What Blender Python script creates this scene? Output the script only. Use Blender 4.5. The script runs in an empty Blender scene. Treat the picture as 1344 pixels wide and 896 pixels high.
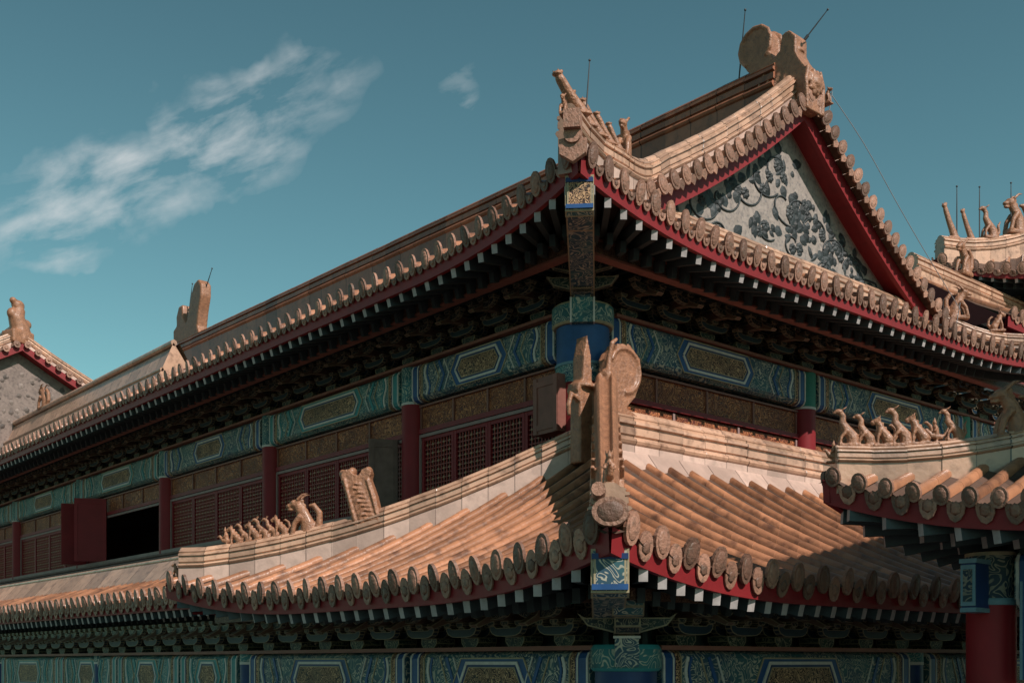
import bpy, bmesh, math, random
from mathutils import Vector, Matrix
R = math.radians
PI = math.pi
rnd = random.Random(11)
S = bpy.context.scene
COL = S.collection

# ------------------------------------------------------------------ camera, sky, sun, exposure
# world axes: +X runs along the right-hand facade, +Y along the left-hand facade, camera at z = 0 (terrace level), ground at -6.2
YAW = -40.62
cam = bpy.data.cameras.new('camera')
camo = bpy.data.objects.new('camera', cam); COL.objects.link(camo)
camo.location = (0, 0, 0); camo.rotation_euler = (R(90), 0, R(YAW))
cam.lens = 39.7; cam.sensor_width = 36.0
cam.shift_y = 0.3125
cam.clip_start = 0.1; cam.clip_end = 6000
S.camera = camo

SUN_AZ = 180.0       # degrees from +Y towards +X
SUN_EL = 41.0
W = bpy.data.worlds.new('World'); S.world = W; W.use_nodes = True


def build_world():
    nt = W.node_tree; N = nt.nodes; L = nt.links
    N.clear()
    out = N.new('ShaderNodeOutputWorld'); bg = N.new('ShaderNodeBackground'); L.new(bg.outputs[0], out.inputs[0])
    sky = N.new('ShaderNodeTexSky'); sky.sky_type = 'NISHITA'; sky.sun_disc = False
    sky.sun_elevation = R(SUN_EL); sky.sun_rotation = R(SUN_AZ)
    sky.air_density = 1.0; sky.dust_density = 0.3; sky.ozone_density = 1.0
    tint = N.new('ShaderNodeMix'); tint.data_type = 'RGBA'; tint.blend_type = 'MULTIPLY'; tint.inputs[0].default_value = 1
    L.new(sky.outputs[0], tint.inputs[6]); tint.inputs[7].default_value = (0.68, 1.0, 0.75, 1)
    # thin cirrus streak, placed by azimuth and elevation in the sky
    tc = N.new('ShaderNodeTexCoord'); sep = N.new('ShaderNodeSeparateXYZ'); L.new(tc.outputs['Generated'], sep.inputs[0])

    def math_(op, a, b=None, c=None):
        n = N.new('ShaderNodeMath'); n.operation = op
        for i, x in enumerate((a, b, c)):
            if x is None: continue
            if isinstance(x, (int, float)): n.inputs[i].default_value = x
            else: L.new(x, n.inputs[i])
        return n.outputs[0]
    az = math_('MULTIPLY', math_('ARCTAN2', sep.outputs[0], sep.outputs[1]), 180 / PI)
    el = math_('MULTIPLY', math_('ARCSINE', sep.outputs[2]), 180 / PI)
    # rotate (az, el) about the streak centre so that p runs along it and q across it
    a0 = math_('SUBTRACT', az, 40.62 - 17.2); e0 = math_('SUBTRACT', el, 22.9)
    th = R(25)
    p = math_('ADD', math_('MULTIPLY', a0, math.cos(th)), math_('MULTIPLY', e0, math.sin(th)))
    q = math_('SUBTRACT', math_('MULTIPLY', e0, math.cos(th)), math_('MULTIPLY', a0, math.sin(th)))
    comb = N.new('ShaderNodeCombineXYZ'); L.new(p, comb.inputs[0]); L.new(q, comb.inputs[1])
    mp = N.new('ShaderNodeMapping'); L.new(comb.outputs[0], mp.inputs[0]); mp.inputs['Scale'].default_value = (0.16, 0.46, 1)
    mp.inputs['Location'].default_value = (3.3, 1.2, 0)
    mp.inputs['Rotation'].default_value = (0, 0, R(0))
    n1 = N.new('ShaderNodeTexNoise'); n1.noise_dimensions = '2D'; L.new(mp.outputs[0], n1.inputs['Vector'])
    n1.inputs['Scale'].default_value = 1.55; n1.inputs['Detail'].default_value = 9; n1.inputs['Roughness'].default_value = 0.56; n1.inputs['Distortion'].default_value = 0.15
    # soft elliptical envelope
    n0 = N.new('ShaderNodeTexNoise'); n0.noise_dimensions = '2D'; L.new(comb.outputs[0], n0.inputs['Vector']); n0.inputs['Scale'].default_value = 0.22; n0.inputs['Detail'].default_value = 4
    wob = math_('MULTIPLY', math_('SUBTRACT', n0.outputs[0], 0.5), 5.5)
    pe = math_('DIVIDE', math_('ADD', p, math_('MULTIPLY', wob, 2.0)), 11.5); qe = math_('DIVIDE', math_('ADD', q, wob), 2.6)
    r2 = math_('ADD', math_('MULTIPLY', pe, pe), math_('MULTIPLY', qe, qe))
    env = math_('MAXIMUM', math_('SUBTRACT', 1.0, r2), 0.0)
    env = math_('POWER', env, 0.8)
    mr = N.new('ShaderNodeMapRange'); L.new(n1.outputs[0], mr.inputs[0]); mr.inputs[1].default_value = 0.38; mr.inputs[2].default_value = 0.80
    cov = math_('MULTIPLY', mr.outputs[0], env)
    # the little puffs to the right of the streak
    a1 = math_('DIVIDE', math_('SUBTRACT', az, 40.62 - 2.7), 1.1); e1 = math_('ADD', math_('DIVIDE', math_('SUBTRACT', el, 26.8), 0.9), math_('MULTIPLY', math_('SUBTRACT', n1.outputs[0], 0.5), 5.0))
    env1 = math_('MAXIMUM', math_('SUBTRACT', 1.0, math_('ADD', math_('MULTIPLY', a1, a1), math_('MULTIPLY', e1, e1))), 0.0)
    mr1 = N.new('ShaderNodeMapRange'); L.new(n1.outputs[0], mr1.inputs[0]); mr1.inputs[1].default_value = 0.25; mr1.inputs[2].default_value = 0.75
    cov = math_('ADD', math_('MULTIPLY', cov, 0.75), math_('MULTIPLY', math_('MULTIPLY', mr1.outputs[0], env1), 0.35))
    covc = math_('MINIMUM', cov, 0.8)
    gr = N.new('ShaderNodeMapRange'); L.new(el, gr.inputs[0]); gr.inputs[1].default_value = 8; gr.inputs[2].default_value = 42; gr.inputs[3].default_value = 1.14; gr.inputs[4].default_value = 0.66
    gs = N.new('ShaderNodeVectorMath'); gs.operation = 'SCALE'; L.new(tint.outputs[2], gs.inputs[0]); L.new(gr.outputs[0], gs.inputs['Scale'])
    mix = N.new('ShaderNodeMix'); mix.data_type = 'RGBA'; L.new(covc, mix.inputs[0]); L.new(gs.outputs[0], mix.inputs[6])
    mix.inputs[7].default_value = (6.6, 6.7, 6.7, 1)
    L.new(mix.outputs[2], bg.inputs[0]); bg.inputs[1].default_value = 0.108


build_world()
sun = bpy.data.lights.new('sun', 'SUN'); sun.energy = 5.0; sun.angle = R(0.53); sun.color = (1.0, 0.92, 0.85)
suno = bpy.data.objects.new('sun', sun); COL.objects.link(suno)
sd = Vector((math.sin(R(SUN_AZ)) * math.cos(R(SUN_EL)), math.cos(R(SUN_AZ)) * math.cos(R(SUN_EL)), math.sin(R(SUN_EL))))
suno.rotation_euler = sd.to_track_quat('Z', 'Y').to_euler()
suno.location = sd * 60
vs = S.view_settings
S.display_settings.display_device = 'sRGB'
vs.view_transform = 'Standard'; vs.look = 'None'; vs.exposure = 0.05; vs.gamma = 1.0; vs.use_curve_mapping = False
S.cycles.max_bounces = 6; S.cycles.diffuse_bounces = 3; S.cycles.glossy_bounces = 2


# ------------------------------------------------------------------ materials
def mat(name, col, rough=0.6, var=0.0, noise=0.25, nscale=3.0, bump=0.0, bscale=30.0, stain=None, stain_amt=0.0, spec=0.35):
    m = bpy.data.materials.new(name); m.use_nodes = True
    nt = m.node_tree; N = nt.nodes; L = nt.links; b = N['Principled BSDF']
    b.inputs['Roughness'].default_value = rough; b.inputs['Specular IOR Level'].default_value = spec
    geo = N.new('ShaderNodeNewGeometry')
    n1 = N.new('ShaderNodeTexNoise'); L.new(geo.outputs['Position'], n1.inputs['Vector'])
    n1.inputs['Scale'].default_value = nscale; n1.inputs['Detail'].default_value = 7; n1.inputs['Roughness'].default_value = 0.65
    at = N.new('ShaderNodeAttribute'); at.attribute_name = 'var'
    # brightness factor = 1 + var*(a-.5)*2 + noise*(n-.5)*2
    f1 = N.new('ShaderNodeMath'); f1.operation = 'MULTIPLY_ADD'; L.new(at.outputs['Fac'], f1.inputs[0]); f1.inputs[1].default_value = 2 * var; f1.inputs[2].default_value = 1 - var
    f2 = N.new('ShaderNodeMath'); f2.operation = 'MULTIPLY_ADD'; L.new(n1.outputs[0], f2.inputs[0]); f2.inputs[1].default_value = 3.0 * noise; f2.inputs[2].default_value = 1 - 1.5 * noise
    f3 = N.new('ShaderNodeMath'); f3.operation = 'MULTIPLY'; L.new(f1.outputs[0], f3.inputs[0]); L.new(f2.outputs[0], f3.inputs[1])
    vm = N.new('ShaderNodeVectorMath'); vm.operation = 'SCALE'; vm.inputs[0].default_value = col[:3]; L.new(f3.outputs[0], vm.inputs['Scale'])
    last = vm.outputs[0]
    if stain:
        n2 = N.new('ShaderNodeTexNoise'); L.new(geo.outputs['Position'], n2.inputs['Vector']); n2.inputs['Scale'].default_value = nscale * 2.7; n2.inputs['Detail'].default_value = 8
        mr = N.new('ShaderNodeMapRange'); L.new(n2.outputs[0], mr.inputs[0]); mr.inputs[1].default_value = 0.5; mr.inputs[2].default_value = 0.72; mr.inputs[4].default_value = stain_amt
        mx = N.new('ShaderNodeMix'); mx.data_type = 'RGBA'; L.new(mr.outputs[0], mx.inputs[0]); L.new(last, mx.inputs[6]); mx.inputs[7].default_value = (*stain, 1)
        last = mx.outputs[2]
    L.new(last, b.inputs['Base Color'])
    if bump:
        n3 = N.new('ShaderNodeTexNoise'); L.new(geo.outputs['Position'], n3.inputs['Vector']); n3.inputs['Scale'].default_value = bscale; n3.inputs['Detail'].default_value = 5
        bp = N.new('ShaderNodeBump'); L.new(n3.outputs[0], bp.inputs['Height']); bp.inputs['Strength'].default_value = bump; bp.inputs['Distance'].default_value = 0.02
        L.new(bp.outputs[0], b.inputs['Normal'])
    return m


def scroll_mat(name, ground, ground2, line, scale=7.0, width=0.07, rough=0.55, distort=1.4, bump=0.15, mode='noise', freq=7.0):
    """painted scroll work: fine curling lines over a two-tone painted ground"""
    m = bpy.data.materials.new(name); m.use_nodes = True
    nt = m.node_tree; N = nt.nodes; L = nt.links; b = N['Principled BSDF']
    b.inputs['Roughness'].default_value = rough; b.inputs['Specular IOR Level'].default_value = 0.3
    geo = N.new('ShaderNodeNewGeometry')
    n1 = N.new('ShaderNodeTexNoise'); L.new(geo.outputs['Position'], n1.inputs['Vector']); n1.inputs['Scale'].default_value = scale; n1.inputs['Detail'].default_value = 1.0; n1.inputs['Distortion'].default_value = distort
    if mode == 'noise':
        a = N.new('ShaderNodeMath'); a.operation = 'MULTIPLY'; L.new(n1.outputs[0], a.inputs[0]); a.inputs[1].default_value = freq
        fr = N.new('ShaderNodeMath'); fr.operation = 'PINGPONG'; L.new(a.outputs[0], fr.inputs[0]); fr.inputs[1].default_value = 0.5
        src = fr.outputs[0]; lo, hi = width * 2.0, width * 4.2
    else:
        wp = N.new('ShaderNodeVectorMath'); wp.operation = 'MULTIPLY_ADD'; L.new(n1.outputs['Color'], wp.inputs[0]); wp.inputs[1].default_value = (0.12, 0.12, 0.12); L.new(geo.outputs['Position'], wp.inputs[2])
        v = N.new('ShaderNodeTexVoronoi'); v.feature = 'F1'; L.new(wp.outputs[0], v.inputs['Vector']); v.inputs['Scale'].default_value = scale * 1.1
        a = N.new('ShaderNodeMath'); a.operation = 'MULTIPLY'; L.new(v.outputs['Distance'], a.inputs[0]); a.inputs[1].default_value = 3.2
        fr = N.new('ShaderNodeMath'); fr.operation = 'PINGPONG'; L.new(a.outputs[0], fr.inputs[0]); fr.inputs[1].default_value = 0.5
        src = fr.outputs[0]; lo, hi = width * 2.0, width * 4.2
    mr = N.new('ShaderNodeMapRange'); L.new(src, mr.inputs[0]); mr.inputs[1].default_value = lo; mr.inputs[2].default_value = hi; mr.inputs[3].default_value = 1; mr.inputs[4].default_value = 0
    n2 = N.new('ShaderNodeTexNoise'); L.new(geo.outputs['Position'], n2.inputs['Vector']); n2.inputs['Scale'].default_value = scale * 0.35; n2.inputs['Detail'].default_value = 2
    m2 = N.new('ShaderNodeMapRange'); L.new(n2.outputs[0], m2.inputs[0]); m2.inputs[1].default_value = 0.47; m2.inputs[2].default_value = 0.53
    g = N.new('ShaderNodeMix'); g.data_type = 'RGBA'; L.new(m2.outputs[0], g.inputs[0]); g.inputs[6].default_value = (*ground, 1); g.inputs[7].default_value = (*ground2, 1)
    # wear: lines fade in places
    n3 = N.new('ShaderNodeTexNoise'); L.new(geo.outputs['Position'], n3.inputs['Vector']); n3.inputs['Scale'].default_value = 2.3; n3.inputs['Detail'].default_value = 6
    m3 = N.new('ShaderNodeMapRange'); L.new(n3.outputs[0], m3.inputs[0]); m3.inputs[1].default_value = 0.3; m3.inputs[2].default_value = 0.6; m3.inputs[3].default_value = 0.35
    lw = N.new('ShaderNodeMath'); lw.operation = 'MULTIPLY'; L.new(mr.outputs[0], lw.inputs[0]); L.new(m3.outputs[0], lw.inputs[1])
    x = N.new('ShaderNodeMix'); x.data_type = 'RGBA'; L.new(lw.outputs[0], x.inputs[0]); L.new(g.outputs[2], x.inputs[6]); x.inputs[7].default_value = (*line, 1)
    L.new(x.outputs[2], b.inputs['Base Color'])
    bp = N.new('ShaderNodeBump'); L.new(mr.outputs[0], bp.inputs['Height']); bp.inputs['Strength'].default_value = bump; bp.inputs['Distance'].default_value = 0.02
    L.new(bp.outputs[0], b.inputs['Normal'])
    return m


MT = {}
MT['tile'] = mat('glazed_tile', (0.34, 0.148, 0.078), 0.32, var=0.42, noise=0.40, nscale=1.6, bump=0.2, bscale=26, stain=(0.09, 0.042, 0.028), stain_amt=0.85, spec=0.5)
MT['pan'] = mat('shade_dark_pan', (0.085, 0.045, 0.03), 0.7, var=0.30, noise=0.35, nscale=2.5, bump=0.35, bscale=22, stain=(0.07, 0.05, 0.04), stain_amt=0.85)  # dark weathered pans, with the trough shade painted into the colour
MT['tile_end'] = mat('carved_tile_end', (0.25, 0.128, 0.088), 0.5, var=0.5, noise=0.3, nscale=6, bump=0.9, bscale=24, stain=(0.10, 0.07, 0.05), stain_amt=0.7)
MT['ridge'] = mat('ridge_tile', (0.47, 0.275, 0.185), 0.36, var=0.30, noise=0.25, nscale=2.0, bump=0.25, bscale=20, stain=(0.14, 0.07, 0.045), stain_amt=0.7, spec=0.55)
MT['ridge_pale'] = mat('pale_ridge_face', (0.50, 0.345, 0.285), 0.45, var=0.25, noise=0.3, nscale=1.8, bump=0.2, bscale=18, stain=(0.34, 0.24, 0.20), stain_amt=0.6)
MT['ridge_dark'] = mat('brown_ridge_tile', (0.25, 0.095, 0.052), 0.5, var=0.35, noise=0.3, nscale=2.0, bump=0.25, bscale=20, stain=(0.10, 0.05, 0.035), stain_amt=0.6)
MT['orn'] = mat('glazed_ornament', (0.29, 0.130, 0.070), 0.5, var=0.1, noise=0.45, nscale=6, bump=1.0, bscale=22, stain=(0.14, 0.07, 0.045), stain_amt=0.7, spec=0.5)
MT['red'] = mat('red_paint', (0.20, 0.013, 0.016), 0.55, var=0.08, noise=0.2, nscale=2.5, bump=0.12, bscale=14, stain=(0.14, 0.012, 0.014), stain_amt=0.5)
MT['darkred'] = mat('dark_red_lacquer', (0.20, 0.012, 0.016), 0.55, var=0.08, noise=0.22, nscale=2.0, bump=0.06, bscale=12, spec=0.25)
MT['brownred'] = mat('faded_red_brown_wood', (0.20, 0.075, 0.055), 0.6, var=0.1, noise=0.3, nscale=4, bump=0.25, bscale=18)
MT['greywood'] = mat('weathered_wood', (0.16, 0.095, 0.08), 0.8, var=0.1, noise=0.35, nscale=5, bump=0.3, bscale=22)
MT['frame'] = mat('pale_pinkish_frame', (0.26, 0.165, 0.15), 0.6, noise=0.3)
MT['raft'] = mat('dark_green_rafter', (0.020, 0.030, 0.032), 0.6, noise=0.3, nscale=6)
MT['raft_end'] = mat('pale_rafter_end', (0.34, 0.30, 0.29), 0.65, noise=0.5, nscale=4)
MT['raft_side'] = mat('rafter_blue_side', (0.05, 0.065, 0.07), 0.6, noise=0.3, nscale=6)
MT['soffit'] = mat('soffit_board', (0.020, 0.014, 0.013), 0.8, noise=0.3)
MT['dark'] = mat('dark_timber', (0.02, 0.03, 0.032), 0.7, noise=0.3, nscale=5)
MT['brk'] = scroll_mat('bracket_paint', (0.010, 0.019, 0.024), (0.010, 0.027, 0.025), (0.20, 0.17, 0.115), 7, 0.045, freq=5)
MT['brk_blue'] = mat('bracket_blue', (0.008, 0.024, 0.040), 0.5, noise=0.3, nscale=6)
MT['ang'] = mat('painted_lit_nose', (0.10, 0.06, 0.042), 0.6, noise=0.4, nscale=7)  # tan colour stands in for light catching the bracket noses
MT['gilt'] = mat('gilt_line', (0.30, 0.235, 0.145), 0.5, noise=0.4, nscale=9)
MT['giltdim'] = mat('dim_gilt_line', (0.19, 0.155, 0.10), 0.55, noise=0.45, nscale=9)
MT['white'] = mat('pale_line', (0.50, 0.47, 0.43), 0.6, noise=0.25, nscale=9)
MT['blue'] = mat('blue_paint', (0.014, 0.062, 0.18), 0.5, noise=0.35, nscale=3)
MT['navy'] = mat('navy_paint', (0.010, 0.032, 0.11), 0.5, noise=0.35, nscale=3)
MT['teal'] = mat('teal_paint', (0.03, 0.19, 0.205), 0.5, noise=0.3, nscale=3)
MT['green'] = mat('green_paint', (0.02, 0.15, 0.105), 0.5, noise=0.3, nscale=3)
MT['ltblue'] = mat('light_blue_line', (0.12, 0.21, 0.25), 0.5, noise=0.3, nscale=5)
MT['scroll_blue'] = scroll_mat('scroll_blue', (0.026, 0.066, 0.098), (0.034, 0.095, 0.11), (0.42, 0.38, 0.30), 4.2, 0.05)
MT['scroll_dim'] = scroll_mat('dim_scroll', (0.010, 0.026, 0.045), (0.014, 0.035, 0.045), (0.22, 0.20, 0.15), 4.2, 0.05)
MT['scroll_teal'] = scroll_mat('scroll_teal', (0.035, 0.145, 0.155), (0.028, 0.095, 0.108), (0.38, 0.38, 0.30), 4.2, 0.045)
MT['scroll_gold'] = scroll_mat('scroll_gold', (0.05, 0.025, 0.018), (0.03, 0.024, 0.022), (0.55, 0.33, 0.18), 8, 0.07, bump=0.5)
MT['scroll_brown'] = scroll_mat('carved_gold_brown', (0.11, 0.026, 0.016), (0.14, 0.034, 0.016), (0.46, 0.165, 0.065), 6, 0.085, bump=0.7, freq=6)
MT['scroll_disc'] = scroll_mat('medallion', (0.014, 0.06, 0.10), (0.02, 0.12, 0.13), (0.32, 0.36, 0.30), 9, 0.07, mode='voronoi')
MT['scroll_purlin'] = scroll_mat('carved_purlin', (0.05, 0.022, 0.014), (0.04, 0.02, 0.014), (0.20, 0.115, 0.07), 12, 0.08, bump=0.5)
MT['stonepale'] = mat('pale_gable_plaster', (0.27, 0.225, 0.20), 0.7, noise=0.42, nscale=5, bump=0.5, bscale=16, stain=(0.10, 0.095, 0.10), stain_amt=0.7)
MT['leaf'] = mat('dark_teal_relief', (0.024, 0.029, 0.031), 0.55, var=0.5, noise=0.4, nscale=8, bump=0.4, bscale=30)
MT['relief_grey'] = mat('grey_carved_relief', (0.15, 0.115, 0.10), 0.65, var=0.6, noise=0.4, nscale=8, bump=0.4, bscale=20)
MT['far_gable'] = mat('brown_grey_gable', (0.20, 0.15, 0.13), 0.75, noise=0.4, nscale=3, bump=0.6, bscale=8, stain=(0.10, 0.075, 0.07), stain_amt=0.8)
MT['metal'] = mat('dark_metal', (0.05, 0.05, 0.055), 0.5, noise=0.1)
MT['cable'] = mat('grey_cable', (0.25, 0.25, 0.27), 0.5, noise=0.1)
MT['stone'] = mat('grey_paving', (0.055, 0.052, 0.05), 0.85, noise=0.3, nscale=0.8, bump=0.2, bscale=8)
MT['wall'] = mat('dark_red_wall', (0.13, 0.028, 0.026), 0.7, noise=0.25, nscale=1.5)
MT['tile'].node_tree.nodes['Principled BSDF'].inputs['Coat Weight'].default_value = 0.2; MT['tile'].node_tree.nodes['Principled BSDF'].inputs['Coat Roughness'].default_value = 0.18
MT['ridge'].node_tree.nodes['Principled BSDF'].inputs['Coat Weight'].default_value = 0.35; MT['ridge'].node_tree.nodes['Principled BSDF'].inputs['Coat Roughness'].default_value = 0.18
MT['orn'].node_tree.nodes['Principled BSDF'].inputs['Coat Weight'].default_value = 0.08; MT['orn'].node_tree.nodes['Principled BSDF'].inputs['Coat Roughness'].default_value = 0.18
MT['ridge_dark'].node_tree.nodes['Principled BSDF'].inputs['Coat Weight'].default_value = 0.35; MT['ridge_dark'].node_tree.nodes['Principled BSDF'].inputs['Coat Roughness'].default_value = 0.18
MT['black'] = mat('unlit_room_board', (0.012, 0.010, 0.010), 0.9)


# ------------------------------------------------------------------ mesh helper
class MB:
    def __init__(s):
        s.v = []; s.f = []; s.m = []; s.sm = []; s.va = []

    def add(s, pts, faces, m=0, smooth=False, var=None, M=None):
        o = len(s.v)
        if M is not None: pts = [M @ Vector(p) for p in pts]
        s.v += [tuple(p) for p in pts]
        if var is None: var = rnd.random()
        for i, f in enumerate(faces):
            s.f.append(tuple(o + k for k in f)); s.m.append(m[i] if isinstance(m, (list, tuple)) else m); s.sm.append(smooth); s.va.append(var)

    def box(s, c, d, m=0, M=None, var=None, front=None):
        x, y, z = d[0] / 2, d[1] / 2, d[2] / 2
        p = [(c[0] + i * x, c[1] + j * y, c[2] + k * z) for i in (-1, 1) for j in (-1, 1) for k in (-1, 1)]
        f = [(0, 1, 3, 2), (4, 6, 7, 5), (0, 4, 5, 1), (2, 3, 7, 6), (0, 2, 6, 4), (1, 5, 7, 3)]
        mm = [m] * 6
        if front is not None: mm[2] = front
        s.add(p, f, mm, var=var, M=M)

    def prism(s, out, axis, a, b, m=0, cap=None, M=None, smooth=False, var=None):
        """outline (2-D, counter-clockwise) extruded along axis from a to b"""
        def P(q, t):
            if axis == 'x': return (t, q[0], q[1])
            if axis == 'y': return (q[0], t, q[1])
            return (q[0], q[1], t)
        n = len(out)
        area = sum(out[i][0] * out[(i + 1) % n][1] - out[(i + 1) % n][0] * out[i][1] for i in range(n))
        if area < 0: out = out[::-1]
        p = [P(q, a) for q in out] + [P(q, b) for q in out]
        F = [tuple(range(n)), tuple(range(2 * n - 1, n - 1, -1))]
        F += [(i, n + i, n + (i + 1) % n, (i + 1) % n) for i in range(n)]
        if axis != 'y':
            F = [f[::-1] for f in F]
        c = m if cap is None else cap
        s.add(p, F, [c, c] + [m] * n, smooth, var, M)

    def tube(s, path, rad, n=8, m=0, caps=True, smooth=True, var=None, M=None, flat=1.0):
        path = [Vector(p) for p in path]; k = len(path)
        if not isinstance(rad, (list, tuple)): rad = [rad] * k
        pts = []; prev = None
        for i in range(k):
            t = (path[min(i + 1, k - 1)] - path[max(i - 1, 0)]).normalized()
            if prev is None:
                a = Vector((0, 0, 1)) if abs(t.z) < 0.9 else Vector((0, 1, 0))
                u = t.cross(a).normalized()
            else:
                u = (prev - t * prev.dot(t)).normalized()
            prev = u; w = t.cross(u)
            for j in range(n):
                q = 2 * PI * j / n
                pts.append(path[i] + u * (rad[i] * math.cos(q)) + w * (rad[i] * flat * math.sin(q)))
        F = []
        for i in range(k - 1):
            for j in range(n):
                F.append((i * n + j, i * n + (j + 1) % n, (i + 1) * n + (j + 1) % n, (i + 1) * n + j))
        s.add(pts, F, m, smooth, var, M)
        if caps:
            s.add(pts[:n], [tuple(range(n - 1, -1, -1))], m, False, var, M)
            s.add(pts[-n:], [tuple(range(n))], m, False, var, M)

    def ball(s, c, r, n=10, m=0, var=None, M=None):
        if not isinstance(r, (list, tuple)): r = (r, r, r)
        pts = [(c[0], c[1], c[2] - r[2])]; h = n // 2
        for i in range(1, h):
            a = -PI / 2 + PI * i / h
            for j in range(n):
                q = 2 * PI * j / n
                pts.append((c[0] + r[0] * math.cos(a) * math.cos(q), c[1] + r[1] * math.cos(a) * math.sin(q), c[2] + r[2] * math.sin(a)))
        pts.append((c[0], c[1], c[2] + r[2]))
        F = [(0, 1 + (j + 1) % n, 1 + j) for j in range(n)]
        for i in range(h - 2):
            for j in range(n):
                a = 1 + i * n
                F.append((a + j, a + (j + 1) % n, a + n + (j + 1) % n, a + n + j))
        a = 1 + (h - 2) * n; t = len(pts) - 1
        F += [(a + j, a + (j + 1) % n, t) for j in range(n)]
        s.add(pts, F, m, True, var, M)

    def lathe(s, prof, n=20, m=0, c=(0, 0, 0), var=None, M=None, smooth=True):
        pts = []; F = []
        for r, z in prof:
            for j in range(n):
                q = 2 * PI * j / n; pts.append((c[0] + r * math.cos(q), c[1] + r * math.sin(q), c[2] + z))
        for i in range(len(prof) - 1):
            for j in range(n):
                F.append((i * n + j, i * n + (j + 1) % n, (i + 1) * n + (j + 1) % n, (i + 1) * n + j))
        mm = m if not isinstance(m, (list, tuple)) else [m[i] for i in range(len(prof) - 1) for j in range(n)]
        s.add(pts, F, mm, smooth, var, M)
        l = len(prof) - 1
        s.add(pts[:n], [tuple(range(n - 1, -1, -1))], m if not isinstance(m, (list, tuple)) else m[0], False, var, M)
        s.add(pts[l * n:], [tuple(range(n))], m if not isinstance(m, (list, tuple)) else m[-1], False, var, M)

    def sweep(s, path, sec, mats, caps=True, seg_var=True, smooth=False):
        """section points (lateral offset to the left of travel, height), closed, swept along the path, up = z"""
        path = [Vector(p) for p in path]; k = len(path); n = len(sec); rings = []
        for i in range(k):
            t = path[min(i + 1, k - 1)] - path[max(i - 1, 0)]; t.z = 0; t.normalize()
            l = Vector((-t.y, t.x, 0))
            rings.append([path[i] + l * o + Vector((0, 0, h)) for o, h in sec])
        mm = mats if isinstance(mats, (list, tuple)) else [mats] * n
        for i in range(k - 1):
            v = rnd.random() if seg_var else 0.5
            jt = Vector((rnd.uniform(-1, 1), rnd.uniform(-1, 1), rnd.uniform(-1, 1))) * 0.006
            sl_ = max(0.5, 1 - 0.014 / max(0.05, (path[i + 1] - path[i]).length))
            end = [a + (b - a) * sl_ + jt for a, b in zip(rings[i], rings[i + 1])]
            beg = [a + jt for a in rings[i]]
            q = [(j, n + j, n + (j + 1) % n, (j + 1) % n) for j in range(n)]
            s.add(beg + end, q, mm, smooth, v)
            s.add(end + rings[i + 1], q, mm, smooth, rnd.uniform(-1.0, 0.3))
        if caps:
            s.add(rings[0], [tuple(range(n))], 0); s.add(rings[-1], [tuple(range(n - 1, -1, -1))], 0)

    def grid(s, fn, nu, nv, m=0, smooth=True, flip=False, var=0.5):
        pts = [fn(i / nu, j / nv) for i in range(nu + 1) for j in range(nv + 1)]
        F = []
        for i in range(nu):
            for j in range(nv):
                a = i * (nv + 1) + j; q = (a, a + nv + 1, a + nv + 2, a + 1)
                F.append(q[::-1] if flip else q)
        s.add(pts, F, m, smooth, var)

    def mesh(s, name, mats, inset=None, recalc=False):
        me = bpy.data.meshes.new(name)
        me.from_pydata(s.v, [], s.f)
        for m in mats: me.materials.append(m)
        me.polygons.foreach_set('material_index', s.m)
        me.polygons.foreach_set('use_smooth', s.sm)
        at = me.attributes.new('var', 'FLOAT', 'FACE'); at.data.foreach_set('value', s.va)
        if inset or recalc:
            bm = bmesh.new(); bm.from_mesh(me)
            if recalc: bmesh.ops.recalc_face_normals(bm, faces=bm.faces)
            if inset:
                th, idx, amin = inset
                fs = [f for f in bm.faces if f.calc_area() > amin and len(f.verts) >= 4]
                r = bmesh.ops.inset_individual(bm, faces=fs, thickness=th, depth=0.0, use_even_offset=True)
                for f in r['faces']: f.material_index = idx
            bm.to_mesh(me); bm.free()
        me.update()
        return me


WM = {}


def link(o, parent=None, M=None):
    COL.objects.link(o)
    M = M if M is not None else Matrix.Identity(4)
    if parent is not None:
        o.parent = parent; o.matrix_local = WM[parent.name].inverted() @ M
    else:
        o.matrix_world = M
    WM[o.name] = M
    return o


def obj(name, me, parent=None, M=None, mats=None, inset=None, recalc=False):
    if isinstance(me, MB): me = me.mesh(name, mats, inset, recalc)
    return link(bpy.data.objects.new(name, me), parent, M)


def tag(o, label=None, cat=None, group=None, kind=None):
    if label: o['label'] = label
    if cat: o['category'] = cat
    if group: o['group'] = group
    if kind: o['kind'] = kind
    return o


def thing(name, label, cat, loc=(0, 0, 0), group=None, rz=0):
    o = bpy.data.objects.new(name, None); o.empty_display_size = 0.3
    link(o, None, Matrix.Translation(loc) @ Matrix.Rotation(rz, 4, 'Z'))
    return tag(o, label, cat, group)


def FR(x, y, z=0, a=0): return Matrix.Translation((x, y, z)) @ Matrix.Rotation(R(a), 4, 'Z')   # facade seen along +Y
def FL(x, y, z=0): return FR(x, y, z, -90)                                                        # facade seen along +X


def flip_fix(name): pass


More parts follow.
